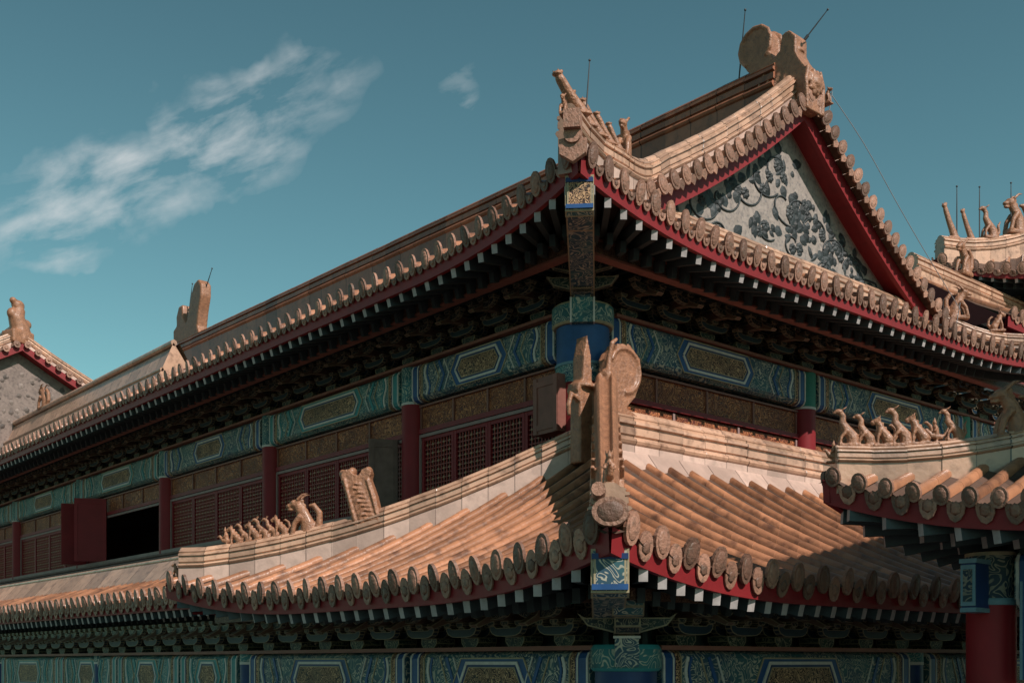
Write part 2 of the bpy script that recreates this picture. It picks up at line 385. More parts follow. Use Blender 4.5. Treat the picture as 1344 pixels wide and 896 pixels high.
# ------------------------------------------------------------------ roof pieces (in a facade frame: x right, y inward, z up)
class Slope:
    def __init__(s, L, depth, z0, a0, k, hipL, hipR, U=0.45, Lc=4.2, C=0.32):
        s.L, s.depth, s.z0, s.a0, s.k, s.hipL, s.hipR, s.U, s.Lc, s.C = L, depth, z0, a0, k, hipL, hipR, U, Lc, C

    def g(s, x, p):
        r = 0.0
        if s.hipL: r += max(0.0, min(1.25, 1 - x / s.Lc)) ** p
        if s.hipR: r += max(0.0, min(1.25, 1 - (s.L - x) / s.Lc)) ** p
        return r

    def chong(s, x): return s.C * s.g(x, 2.0)

    def z(s, x, d): return s.z0 + s.a0 * d + s.k * d * abs(d) + s.U * s.g(x, 2.3)

    def dmax(s, x):
        d = s.depth
        if s.hipL: d = min(d, x)
        if s.hipR: d = min(d, s.L - x)
        return d


def disc_outline(rx, rz, n=14): return [(rx * math.cos(2 * PI * i / n), rz * math.sin(2 * PI * i / n)) for i in range(n)]


def tiled_slope(th, sl, M, spacing=0.36, rt=0.092, x0=None, x1=None, d_stop=None, round_top=False, fas=0.30, seg=0.36, ends=True, disc=(0.128, 0.195), board=True, pan_dip=0.07, oval=False, drip=1.0):
    x0 = (-sl.C * 0.9 if sl.hipL else 0) if x0 is None else x0
    x1 = (sl.L + sl.C * 0.9 if sl.hipR else sl.L) if x1 is None else x1
    n = max(1, int(round((x1 - x0) / spacing))); sp = (x1 - x0) / n
    tm = MB(); em = MB()
    for k in range(n):
        x = x0 + (k + 0.5) * sp
        c = sl.chong(x); dm = sl.dmax(x)
        if d_stop is not None: dm = min(dm, d_stop)
        d0 = -c
        if dm - d0 < 0.12: continue
        ns = max(1, int((dm - d0) / seg)); st = (dm - d0) / ns
        # pan surface (trough between tubes)
        prev = None; row_v = rnd.random()
        offs = [(-sp / 2, -pan_dip), (-rt * 0.9, -0.02), (rt * 0.9, -0.02), (sp / 2, -pan_dip)]
        nb = max(2, int((dm - d0) / 0.5))
        for i in range(nb + 1):
            d = d0 + (dm - d0) * i / nb
            ring = []
            for ox, oz in offs:
                xx = x + ox
                if i == 0: dd = -sl.chong(xx)
                elif i == nb and d_stop is None and (dm < sl.depth - 1e-6): dd = min(d + 0.2, sl.dmax(xx) + 0.05)
                else: dd = d
                ring.append((xx, dd, sl.z(xx, dd) + oz))
            if prev:
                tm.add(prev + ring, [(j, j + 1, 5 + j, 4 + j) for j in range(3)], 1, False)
            prev = ring
        # tube tiles, each a little wider at its lower end
        na = 7
        for i in range(ns):
            va = 0.75 * row_v + 0.25 * rnd.random()
            rs = []
            for t, rr in ((0.0, rt * 1.02), (1.0, rt * 0.985)):
                d = d0 + (i + t) * st
                zc = sl.z(x, d) - 0.01
                rs.append([(x + rr * math.cos(PI * (0 - 0.06) + (PI * 1.12) * (1 - j / (na - 1))), d, zc + rr * 1.15 * math.sin(-0.06 * PI + PI * 1.12 * (1 - j / (na - 1)))) for j in range(na)])
            tm.add(rs[0] + rs[1], [(j, j + 1, na + j + 1, na + j) for j in range(na - 1)], 0, True, va)
            if i == 0 or True:
                tm.add(rs[0], [tuple(range(na))[::-1]], 0, False, va)
            if i == ns - 1 and round_top:
                tm.add(rs[1], [tuple(range(na))], 0, False, va)
                tm.ball((x, d0 + ns * st, sl.z(x, d0 + ns * st)), (rt * 0.93, 0.05, rt), 8, 0, va)
        if ends:
            # round end tile, tilted outwards at the foot, with a raised rim and boss
            va = rnd.random()
            tilt = Matrix.Translation((x, d0 - 0.012, sl.z(x, d0) + 0.03)) @ Matrix.Rotation(R(9 + rnd.uniform(-6, 6)), 4, 'X') @ Matrix.Rotation(R(rnd.uniform(-9, 9)), 4, 'Y') @ Matrix.Rotation(R(rnd.uniform(-8, 8)), 4, 'Z')
            rx, rz = disc
            em.prism(disc_outline(rx, rz), 'y', -0.015, 0.03, 0, M=tilt, var=va)
            em.ball((0, -0.014, 0), (rx * 0.72, 0.016, rz * 0.75), 10, 0, va, tilt)
            # drip tile, a tongue hanging between two tubes
            xd = x + sp / 2
            if xd < x1 - 0.05:
                dd = -sl.chong(xd)
                T = Matrix.Translation((xd, dd + 0.012, sl.z(xd, dd) - 0.05)) @ Matrix.Rotation(R(8 + rnd.uniform(-5, 5)), 4, 'X') @ Matrix.Rotation(R(rnd.uniform(-7, 7)), 4, 'Y')
                w = sp * 0.34
                T = T @ Matrix.Diagonal((drip, 1, drip, 1))
                if oval: em.prism([(a, b - 0.03) for a, b in disc_outline(disc[0] * 0.95, disc[1] * 0.9)], 'y', -0.012, 0.012, 0, M=T)
                else: em.prism([(-w, 0.05), (-w, -0.02), (-w * 0.9, -0.10), (-w * 0.55, -0.17), (0, -0.20), (w * 0.55, -0.17), (w * 0.9, -0.10), (w, -0.02), (w, 0.05), (0, 0.0)], 'y', -0.012, 0.012, 0, M=T)
                em.ball((0, -0.012, -0.05), (0.07, 0.014, 0.08), 6, 0, None, T)
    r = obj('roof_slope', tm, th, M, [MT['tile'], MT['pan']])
    if ends:
        obj('eave_tile_ends', em, r, M, [MT['tile_end']])
    if board:
        fm = MB(); nn = max(2, int((x1 - x0) / 0.3)); pa = []; pb = []
        for i in range(nn + 1):
            x = x0 + (x1 - x0) * i / nn; d = -sl.chong(x)
            pa.append((x, d, sl.z(x, d)))
        for i in range(nn):
            (xa, da, za), (xb, db, zb) = pa[i], pa[i + 1]
            P = []
            for (xx, dd, zz) in (pa[i], pa[i + 1]):
                P += [(xx, dd + 0.05, zz - 0.03), (xx, dd + 0.07, zz - fas), (xx, dd + 0.15, zz - fas), (xx, dd + 0.13, zz - 0.03)]
            fm.add(P, [(0, 1, 5, 4), (1, 2, 6, 5), (2, 3, 7, 6), (3, 0, 4, 7)], 0, False, 0.5)
        obj('red_eave_board', fm, r, M, [MT['red']])
    return r


def rafter_mesh():
    mb = MB()
    # unit-length square rafter running inwards from y = 0; front end pale, flanks blue-grey
    p = [(-.5, 0, -1), (.5, 0, -1), (.5, 0, 0), (-.5, 0, 0), (-.5, 1, -1), (.5, 1, -1), (.5, 1, 0), (-.5, 1, 0)]
    mb.add(p, [(0, 1, 2, 3)], 1); mb.add(p, [(4, 7, 6, 5), (0, 4, 5, 1), (3, 2, 6, 7)], 0)
    mb.add(p, [(0, 3, 7, 4), (1, 5, 6, 2)], 2)
    return mb.mesh('rafter', [MT['raft'], MT['raft_end'], MT['raft_side']])


RAFT = rafter_mesh()


def eaves_under(th, sl, M, over, fas=0.30, spacing=0.36, w=0.10, h=0.18, rl=1.05, collect=None, x0=None, x1=None, ang=46, pitch=None):
    """soffit boards, flying rafters and the inner rafters of one eave; the rafters go into `collect` as (distance, matrix)"""
    x0 = (-sl.C * 0.6 if sl.hipL else 0) if x0 is None else x0
    x1 = (sl.L + sl.C * 0.6 if sl.hipR else sl.L) if x1 is None else x1
    sb = MB(); nn = max(4, int((x1 - x0) / 0.5)); nd = 5
    us = sl.a0 if pitch is None else pitch

    def zs(x, d): return sl.z0 + us * d + sl.U * sl.g(x, 2.3) * max(0.0, 1 - max(d, 0) / (over * 1.6)) - fas

    def fn(a, b):
        x = x0 + (x1 - x0) * a; c = sl.chong(x); dm = over
        if sl.hipL: dm = min(dm, max(x, 0) + 0.02)
        if sl.hipR: dm = min(dm, max(sl.L - x, 0) + 0.02)
        dm = max(dm, -c + 0.15)
        d = -c + 0.10 + (dm + c - 0.1) * b
        return (x, d, zs(x, d) + 0.012)
    sb.grid(fn, nn, nd, 0, flip=True)
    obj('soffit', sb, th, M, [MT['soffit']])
    n = int((x1 - x0) / spacing); sp = (x1 - x0) / n
    for k in range(n):
        x = x0 + (k + 0.5) * sp
        c = sl.chong(x); fan = 0.0
        if sl.hipL: fan -= max(0, 1 - max(x, 0) / sl.Lc)
        if sl.hipR: fan += max(0, 1 - max(sl.L - x, 0) / sl.Lc)
        phi = R(ang) * fan
        t = abs(fan)
        for layer in (0, 1):
            d = -c + 0.11 + (0.72 if layer else 0)
            L = (rl if layer == 0 else over - 0.5) * (1 + 0.5 * t)
            dx, dy = -math.sin(phi), math.cos(phi)
            xs = x + (dx * 0.72 if layer else 0)
            za = zs(xs, d); xe, de = xs + dx * L, d + dy * L
            ze = zs(min(max(xe, x0), x1), de)
            ptc = math.atan2(ze - za, L)
            wz = w if layer == 0 else w * 0.95
            mm = M @ Matrix.Translation((xs, d, za - (0.002 if layer == 0 else h + 0.01))) @ Matrix.Rotation(phi, 4, 'Z') @ Matrix.Rotation(ptc, 4, 'X') @ Matrix.Diagonal((wz, L, h, 1))
            cc = mm.translation
            collect.append((cc.length + (500 if layer else 0), mm))


def place_rafters(th, collect, name='eave_rafter', cap=100):
    collect.sort(key=lambda q: q[0])
    for d, mm in collect[:cap]:
        o = bpy.data.objects.new(name, RAFT); link(o, th, mm)
    mb = MB()
    for d, mm in collect[cap:]:
        p = [(-.5, 0, -1), (.5, 0, -1), (.5, 0, 0), (-.5, 0, 0), (-.5, 1, -1), (.5, 1, -1), (.5, 1, 0), (-.5, 1, 0)]
        mb.add(p, [(0, 1, 2, 3), (0, 4, 5, 1), (0, 3, 7, 4), (1, 5, 6, 2)], [1 if d < 500 else 0, 0, 2, 2], M=mm)
    if mb.v:
        o = obj('inner_rafters', mb, th, Matrix.Identity(4), [MT['raft'], MT['raft_end'], MT['raft_side']]); o['kind'] = 'stuff'


def smooth_path(pts, step=0.45):
    """Catmull-Rom through the points, resampled"""
    P = [Vector(p) for p in pts]; P = [2 * P[0] - P[1]] + P + [2 * P[-1] - P[-2]]
    out = []
    for i in range(1, len(P) - 2):
        n = max(1, int((P[i + 1] - P[i]).length / step))
        for k in range(n):
            t = k / n
            a = 2 * P[i]; b = P[i + 1] - P[i - 1]; c = 2 * P[i - 1] - 5 * P[i] + 4 * P[i + 1] - P[i + 2]; d = -P[i - 1] + 3 * P[i] - 3 * P[i + 1] + P[i + 2]
            out.append((a + b * t + c * t * t + d * t ** 3) * 0.5)
    out.append(P[-2])
    return out


def ridge_section(w, h, skirt=0.3, roll=True):
    """stepped ridge: pale base face, two mouldings and a round top roll.  mats: 0 tan, 1 pale"""
    a = w / 2
    right = [(a * 0.95, -skirt), (a * 0.95, h * 0.34), (a * 1.10, h * 0.37), (a * 1.20, h * 0.42), (a * 1.10, h * 0.47), (a * 0.84, h * 0.49), (a * 0.84, h * 0.53), (a * 1.0, h * 0.55), (a * 0.98, h * 0.69),
             (a * 0.80, h * 0.71), (a * 0.80, h * 0.74), (a * 1.06, h * 0.76), (a * 1.04, h * 0.82), (a * 0.82, h * 0.84), (a * 0.84, h * 0.88), (a * 0.90, h * 0.90), (a * 0.70, h * 0.95), (a * 0.50, h * 0.96), (a * 0.45, h * 1.01), (a * 0.25, h * 1.06), (0, h * 1.08)]
    mr = [1] + [0] * 20
    mr = mr[:len(right) - 1]
    left = [(-x, z) for x, z in right[:-1]][::-1]
    sec = right + left
    ms = mr + mr[::-1] + [0]
    return sec, ms


def ridge(name, th, path, w, h, skirt=0.3, pale=True, M=None, mats=None):
    mb = MB(); sec, ms = ridge_section(w, h, skirt)
    mb.sweep(path, sec[::-1], ([ms[len(sec) - 2 - i] if i < len(sec) - 1 else ms[-1] for i in range(len(sec))]))
    return obj(name, mb, th, M if M is not None else Matrix.Identity(4), [MT[mats[0]], MT[mats[1]]] if mats else [MT['ridge'], MT['ridge_pale'] if pale else MT['ridge']])


# ------------------------------------------------------------------ brackets and painted timber
def bracket_mesh(tiers=3, arm_w=1.0):
    mb = MB()
    mb.prism([(-0.13, 0), (0.13, 0), (0.2, 0.1), (0.2, 0.2), (-0.2, 0.2), (-0.2, 0.1)], 'y', -0.2, 0.16, 0)
    for i in range(tiers):
        z = 0.20 + 0.30 * i; pr = 0.34 + 0.33 * i
        # arm reaching outwards: curled nose for the first, a downward beak above
        if i == 0:
            o = [(0.16, z), (-pr + 0.16, z), (-pr + 0.04, z + 0.04), (-pr - 0.02, z + 0.12), (-pr - 0.02, z + 0.2), (0.16, z + 0.2)]
        else:
            o = [(0.16, z), (-pr + 0.20, z), (-pr + 0.02, z - 0.03), (-pr - 0.24, z - 0.15), (-pr - 0.30, z - 0.10), (-pr - 0.08, z + 0.06), (-pr - 0.02, z + 0.2), (0.16, z + 0.2)]
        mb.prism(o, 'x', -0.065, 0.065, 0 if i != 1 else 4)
        # lateral boat-shaped arms
        for yy, wl in ((-pr + 0.02, arm_w * (0.74 if i < tiers - 1 else 0.82)), (0.0, arm_w * (0.62 + 0.2 * i))):
            a = wl / 2
            o = [(-a, z + 0.20), (-a, z + 0.13), (-a * 0.86, z + 0.055), (-a * 0.6, z + 0.01), (-a * 0.3, z), (a * 0.3, z), (a * 0.6, z + 0.01), (a * 0.86, z + 0.055), (a, z + 0.13), (a, z + 0.20), (a * 0.72, z + 0.20), (a * 0.6, z + 0.165), (-a * 0.6, z + 0.165), (-a * 0.72, z + 0.20)]
            mb.prism(o, 'y', yy - 0.05, yy + 0.05, 3 if (i % 2 == 0) else 0)
            for bx in (-a * 0.86, 0, a * 0.86):
                mb.prism([(bx - 0.055, z + 0.202), (bx + 0.055, z + 0.202), (bx + 0.08, z + 0.245), (bx + 0.08, z + 0.29), (bx - 0.08, z + 0.29), (bx - 0.08, z + 0.245)], 'y', yy - 0.075, yy + 0.075, 0)
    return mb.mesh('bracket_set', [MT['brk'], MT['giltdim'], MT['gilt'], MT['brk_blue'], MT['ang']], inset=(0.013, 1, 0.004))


BRK = bracket_mesh(3)


def strip(mb, pts, w, y0, y1, m):
    """flat raised moulding following a polyline in the x-z plane, front at y0"""
    P = [Vector((p[0], p[1])) for p in pts]; n = len(P)
    L = []; Rr = []
    for i in range(n):
        a = (P[i] - P[i - 1]).normalized() if i > 0 else None
        b = (P[i + 1] - P[i]).normalized() if i < n - 1 else None
        if a is None: nrm = Vector((-b.y, b.x))
        elif b is None: nrm = Vector((-a.y, a.x))
        else:
            t = (a + b); t = t.normalized() if t.length > 1e-6 else a
            nrm = Vector((-t.y, t.x)); nrm /= max(0.4, nrm.dot(Vector((-a.y, a.x))))
        L.append(P[i] + nrm * w / 2); Rr.append(P[i] - nrm * w / 2)
    for i in range(n - 1):
        q = [L[i], L[i + 1], Rr[i + 1], Rr[i]]
        mb.add([(v.x, y0, v.y) for v in q] + [(v.x, y1, v.y) for v in q], [(0, 1, 2, 3), (0, 4, 5, 1), (2, 6, 7, 3)], m)


def hexring(cx, cz, a, b, nose): return [(cx - a, cz), (cx - a + nose, cz + b), (cx + a - nose, cz + b), (cx + a, cz), (cx + a - nose, cz - b), (cx - a + nose, cz - b), (cx - a, cz)]


def painted_beam(th, M, L, h=0.77, dep=0.34, style=0, cart=0.36):
    mb = MB(); c = 0.10
    base = {0: 'scroll_blue', 1: 'scroll_teal', 2: 'scroll_blue'}[style]
    field = {0: 'navy', 1: 'teal', 2: 'blue'}[style]
    mb.prism([(0, c), (0.035, 0.045), (c, 0), (dep, 0), (dep, h), (c, h), (0.035, h - 0.045), (0, h - c)], 'x', 0, L, 0)
    bo = obj('painted_beam', mb, th, M, [MT[base]])
    g = MB()   # mats: 0 white 1 gilt 2 blue 3 teal 4 ltblue 5 navy 6 gold scroll
    zb, zt = c * 0.8, h - c * 0.8

    def wrap(x, w, m, pr=0.010):     # band that wraps round the beam face
        o = [(-pr, c), (0.035 - pr, 0.045 - pr), (c, -pr), (c + 0.1, -pr), (c + 0.1, h + pr), (c, h + pr), (0.035 - pr, h - 0.045 + pr), (-pr, h - c)]
        g.prism(o, 'x', x, x + w, m)
    A, B = (2, 3) if style != 1 else (3, 5)
    for s_ in (0, 1):
        def X(x, w): return x if s_ == 0 else L - x - w
        wrap(X(0.02, 0.035), 0.035, 0, 0.018); wrap(X(0.058, 0.15), 0.15, A); wrap(X(0.21, 0.03), 0.03, 0, 0.016); wrap(X(0.243, 0.02), 0.02, 5, 0.012)
        wrap(X(0.266, 0.10), 0.10, 6, 0.008); wrap(X(0.37, 0.02), 0.02, 1, 0.016)
        sg = 1 if s_ == 0 else -1
        ex = 0.0 if s_ == 0 else L
        wv = []
        for i in range(9):     # wavy ribbon band
            t = i / 8; wv.append((ex + sg * (0.52 + 0.05 * math.sin(t * 2 * PI)), zb + (zt - zb) * t))
        strip(g, wv, 0.05, -0.014, 0, 0); strip(g, [(x + sg * 0.075, z) for x, z in wv], 0.04, -0.011, 0, A)
        for q, xo in enumerate((0.78, 0.95, 1.12)):
            if xo > L * (0.5 - cart / 2) - 0.1: break
            strip(g, [(ex + sg * xo, zt), (ex + sg * (xo + 0.17), h / 2), (ex + sg * xo, zb)], 0.022 if q != 1 else 0.06, -0.012 - 0.002 * q, 0, (1, A, 0)[q])
    a = L * cart / 2; cx = L / 2; cz = h / 2; b = h * 0.33
    # cartouche: coloured ground, pale and gilt outlines, dark inner panel with gold writing-like scrolls
    def plate(a_, b_, n_, y, m):
        o = hexring(cx, cz, a_, b_, n_)[:-1]; g.prism(o, 'y', y, 0.001, m)
    plate(a + 0.17, b + 0.06, 0.19, -0.008, A)
    strip(g, hexring(cx, cz, a + 0.17, b + 0.06, 0.19), 0.022, -0.016, 0, 1)
    plate(a, b - 0.01, 0.16, -0.013, B if style == 1 else 5)
    strip(g, hexring(cx, cz, a, b - 0.01, 0.16), 0.045, -0.026, 0, 0)
    plate(a - 0.09, b - 0.075, 0.12, -0.018, 6)
    strip(g, hexring(cx, cz, a - 0.09, b - 0.075, 0.12), 0.015, -0.024, 0, 1)
    obj('painted_trim', g, bo, M, [MT['white'], MT['gilt'], MT['blue'], MT['teal'], MT['ltblue'], MT['navy'], MT['scroll_gold']])
    return bo


def lattice_leaf_mesh(w, h):
    """door leaf: stiles and rails round a lattice of slender bars over a dark board"""
    mb = MB(); s = 0.075
    for x in (s / 2, w - s / 2): mb.box((x, 0, h / 2), (s, 0.08, h), 0)
    for z in (s / 2, h - s / 2): mb.box((w / 2, 0.002, z), (w - 2 * s - 0.002, 0.076, s), 0)
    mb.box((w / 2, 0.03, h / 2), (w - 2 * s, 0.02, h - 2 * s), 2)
    nx = max(4, int((w - 2 * s) / 0.085)); nz = max(6, int((h - 2 * s) / 0.085))
    for i in range(1, nx):
        x = s + (w - 2 * s) * i / nx; mb.box((x, -0.004, h / 2), (0.020, 0.03, h - 2 * s), 1)
    for i in range(1, nz):
        z = s + (h - 2 * s) * i / nz; mb.box((w / 2, -0.002, z), (w - 2 * s, 0.026, 0.020), 1)
    for i in range(1, nx, 2):
        for j in range(1, nz, 2):
            x = s + (w - 2 * s) * i / nx; z = s + (h - 2 * s) * j / nz
            mb.box((x, -0.012, z), (0.05, 0.02, 0.05), 3, M=Matrix.Translation((x, 0, z)) @ Matrix.Rotation(R(45), 4, 'Y') @ Matrix.Translation((-x, 0, -z)))
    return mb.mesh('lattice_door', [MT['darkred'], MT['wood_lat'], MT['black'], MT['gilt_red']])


MT['wood_lat'] = mat('red_lattice_bar', (0.26, 0.036, 0.026), 0.5, noise=0.3, nscale=6)
MT['gilt_red'] = mat('gilded_boss', (0.26, 0.12, 0.06), 0.5, noise=0.4, nscale=6)


def column_mesh(r, h, ring=True, m_low='darkred', cap_h=0.0, m_cap='teal'):
    mb = MB()
    mats = [MT[m_low], MT[m_cap], MT['white'], MT['gilt']]
    if cap_h:
        mb.lathe([(r, 0), (r, h - cap_h)], 24, 0); mb.lathe([(r * 1.03, h - cap_h), (r * 1.03, h - cap_h + 0.05)], 24, 2)
        mb.lathe([(r * 1.012, h - cap_h + 0.05), (r * 1.012, h)], 24, 1)
    else: mb.lathe([(r, 0), (r, h)], 24, 0)
    return mb.mesh('column', mats)


# ------------------------------------------------------------------ setting
def ground():
    mb = MB(); mb.add([(-900, -900, 0), (900, -900, 0), (900, 900, 0), (-900, 900, 0)], [(0, 1, 2, 3)], 0, var=0.5)
    o = obj('ground', mb, None, Matrix.Translation((0, 0, -6.2)), [MT['stone']]); o['kind'] = 'structure'


ground()

# ================================================================== UPPER HALL
PX, PY = 13.97, 14.36            # corner column of the upper storey
EX, EY = 11.67, 12.06            # eave lines
RX = 19.70                       # main ridge
UZ = 6.97
hall = thing('palace_hall', 'large upper hall with orange tiled hip-and-gable roof and painted blue-green beams above the lower roof', 'building', (PX, PY, -6.2))
A0, K0 = 0.30, 0.0335
YF = 52.0
slL = Slope(YF - EY, RX - EX, UZ, A0, K0, False, True, U=0.42, Lc=4.6, C=0.38)
slR = Slope(2 * (RX - EX), 2.15, UZ, A0, K0, True, True, U=0.42, Lc=4.6, C=0.38)
ML = FL(EX, YF); MR = FR(EX, EY)
tiled_slope(hall, slL, ML, spacing=0.40, rt=0.085, disc=(0.098, 0.185), drip=0.6)
tiled_slope(hall, slR, MR, spacing=0.40, rt=0.085, disc=(0.100, 0.195), d_stop=2.1, drip=0.6)
rf = []
eaves_under(hall, slL, ML, 2.35, collect=rf, spacing=0.40)
eaves_under(hall, slR, MR, 2.35, collect=rf, spacing=0.40)
place_rafters(hall, rf)


def prof(d): return UZ + A0 * d + K0 * d * d


# hidden rear slope so that the roof is closed
mb = MB()
mb.grid(lambda a, b: (RX + b * (RX - EX), 14.0 + a * (YF - 14.0), prof((RX - EX) * (1 - b)) - 0.02), 8, 8, 0)
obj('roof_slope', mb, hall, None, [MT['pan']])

# main ridge, tilted up towards its far end to fit the image
rb = lambda y: 11.68 + 0.015 * (y - 14)
pth = [(RX, 14.3 + i * 0.75, rb(14.3 + i * 0.75)) for i in range(40)]
ridge('main_ridge', hall, pth, 0.55, 0.86, 0.6, mats=('ridge_dark', 'ridge_dark'))
# the sloping ridge band of the roof's lower end, left of the dragon
mb = MB()
yy = [39.2 + i * 0.9 for i in range(24)]
for i in range(23):
    v = rnd.random(); ya, yb = yy[i], yy[i + 1] - 0.012
    for (o0, z0_, o1, z1_, m_) in ((-1.05, 9.6, -0.55, 10.55, 0), (-0.50, 10.5, -0.50, 10.62, 0), (-0.46, 10.62, -0.1, 11.45, 0), (-0.1, 11.42, 0.12, 11.62, 0)):
        pa = [(17.5 + o0, ya, z0_), (17.5 + o1, ya, z1_), (17.5 + o1, yb, z1_), (17.5 + o0, yb, z0_)]
        mb.add(pa, [(0, 1, 2, 3)], m_, False, v)
    mb.add([(17.62, ya, 11.62), (17.62, yb, 11.62), (18.8, yb, 9.6), (18.8, ya, 9.6)], [(0, 1, 2, 3)], 0, False, v)
    mb.tube([(17.42, ya, 11.6), (17.42, yb, 11.6)], 0.12, 8, 0, var=v)
    mb.tube([(16.96, ya, 10.56), (16.96, yb, 10.56)], 0.075, 8, 0, var=v)
mb.add([(16.45, 39.2, 9.6), (16.95, 39.2, 10.55), (17.4, 39.2, 11.6), (18.8, 39.2, 9.6)], [(0, 1, 2, 3)], 0)
obj('sloping_ridge', mb, hall, None, [MT['ridge']], recalc=True)

# ---- gable end
GY = 14.20


def rake(X):
    d = X - EX if X <= RX else 2 * RX - X - EX
    return prof(d)


GL, GR = EX + 2.0, 2 * RX - EX - 2.0
xs = [GL + (GR - GL) * i / 48 for i in range(49)]
mb = MB()
top = [(x, max(7.9, rake(x) - 0.22)) for x in xs]
for i in range(48):
    (xa, za), (xb, zb) = top[i], top[i + 1]
    mb.add([(xa, GY, 7.6), (xb, GY, 7.6), (xb, GY, zb), (xa, GY, za)], [(0, 1, 2, 3)], 0, False, 0.5)
gab = obj('gable_panel', mb, hall, None, [MT['stonepale']])
# floral relief: leaves and blossoms on curling stems
mb = MB()


def leaf(mb, x, z, a, l, w, y):
    M = Matrix.Translation((x, y, z)) @ Matrix.Rotation(a, 4, 'Y')
    o = [(0, 0), (w * 0.5, l * 0.2), (w * 0.62, l * 0.5), (w * 0.35, l * 0.82), (0, l), (-w * 0.35, l * 0.82), (-w * 0.62, l * 0.5), (-w * 0.5, l * 0.2)]
    t = 0.02 + 0.02 * rnd.random()
    n = len(o); v = rnd.random()
    mb.add([(q[0], 0, q[1]) for q in o] + [(0, -t, l * 0.5)], [(i, (i + 1) % n, n) for i in range(n)], 0, False, v, M)


rl = random.Random(5)
for (cx, cz, ph, sc, nl) in [(19.5, 10.25, 0.4, 0.5, 16), (18.9, 9.9, 2.2, 0.6, 16), (19.7, 9.55, 1.4, 0.6, 26), (18.3, 9.5, 2.9, 0.6, 30), (20.3, 9.5, 0.3, 0.6, 34), (17.6, 9.2, 2.9, 0.6, 34), (16.9, 8.9, 2.5, 0.6, 34), (16.2, 8.75, 2.5, 0.5, 30), (15.6, 8.6, 2.6, 0.4, 20), (20.9, 9.2, -0.5, 0.6, 36), (21.6, 8.95, -0.4, 0.55, 34), (22.3, 8.75, -0.3, 0.5, 30), (23.0, 8.5, -0.3, 0.45, 26), (23.6, 8.35, -0.3, 0.35, 18), (21.2, 8.5, 0.2, 0.4, 16), (17.6, 8.45, 0.2, 0.4, 16), (19.0, 8.9, 2.0, 0.4, 18), (20.0, 8.8, 0.8, 0.4, 16)]:
    x, z, a = cx, cz, ph
    pts = []
    for i in range(nl):
        r_ = sc * (0.25 + 0.75 * rl.random()); t = ph + rl.uniform(-2.4, 2.4)
        if rl.random() < 0.42: continue
        lx, lz = cx + r_ * math.cos(t) * 1.1, cz + r_ * math.sin(t) * 0.75
        if lz > rake(lx) - 0.5 or lz < 8.15: continue
        leaf(mb, lx, lz, rl.uniform(0, 6.28), rl.uniform(0.14, 0.36), rl.uniform(0.09, 0.22), GY - 0.004)
    for q in range(14):
        t = q / 13; pts.append((cx + sc * (0.2 + 0.8 * t) * math.cos(ph + 3.6 * t), GY - 0.01, min(rake(cx) - 0.5, max(8.45, cz + 0.75 * sc * (0.2 + 0.8 * t) * math.sin(ph + 3.6 * t)))))
    mb.tube(pts, 0.022, 5, 0, var=0.8)
    # blossom rosettes
    for q in range(2):
        bx, bz = cx + rl.uniform(-0.5, 0.5) * sc, cz + rl.uniform(-0.4, 0.4) * sc
        if bz < rake(bx) - 0.6 and bz > 8.5:
            for k in range(7):
                leaf(mb, bx, bz, k * 2 * PI / 7, 0.13, 0.10, GY - 0.012)
obj('floral_relief', mb, gab, None, [MT['leaf']])
# border strip along the rake
mb = MB()
for i in range(48):
    (xa, za), (xb, zb) = top[i], top[i + 1]
    mb.add([(xa, GY - 0.03, za - 0.10), (xb, GY - 0.03, zb - 0.10), (xb, GY - 0.03, zb), (xa, GY - 0.03, za), (xa, GY, za - 0.10), (xb, GY, zb - 0.10)], [(0, 1, 2, 3), (0, 4, 5, 1)], 0, False, 0.5)
obj('gable_border', mb, gab, None, [MT['frame']])
# barge boards with a deep soffit
BY0, BY1 = 13.72, 14.19
for sgn in (0, 1):
    mb = MB()
    rng = [x for x in xs if (x <= RX + 1e-6 if sgn == 0 else x >= RX - 1e-6)]
    for i in range(len(rng) - 1):
        xa, xb = rng[i], rng[i + 1]; za, zb = rake(xa), rake(xb)
        P = []
        for (x, z) in ((xa, za), (xb, zb)):
            P += [(x, BY0, z - 0.04), (x, BY0, z - 0.40), (x, BY0 + 0.10, z - 0.40), (x, BY0 + 0.10, z - 0.31), (x, BY1, z - 0.31), (x, BY1, z - 0.04)]
        mb.add(P, [(j, (j + 1) % 6, 6 + (j + 1) % 6, 6 + j) for j in range(6)], 0, False, 0.5)
    obj('barge_board', mb, hall, None, [MT['red']], recalc=True)
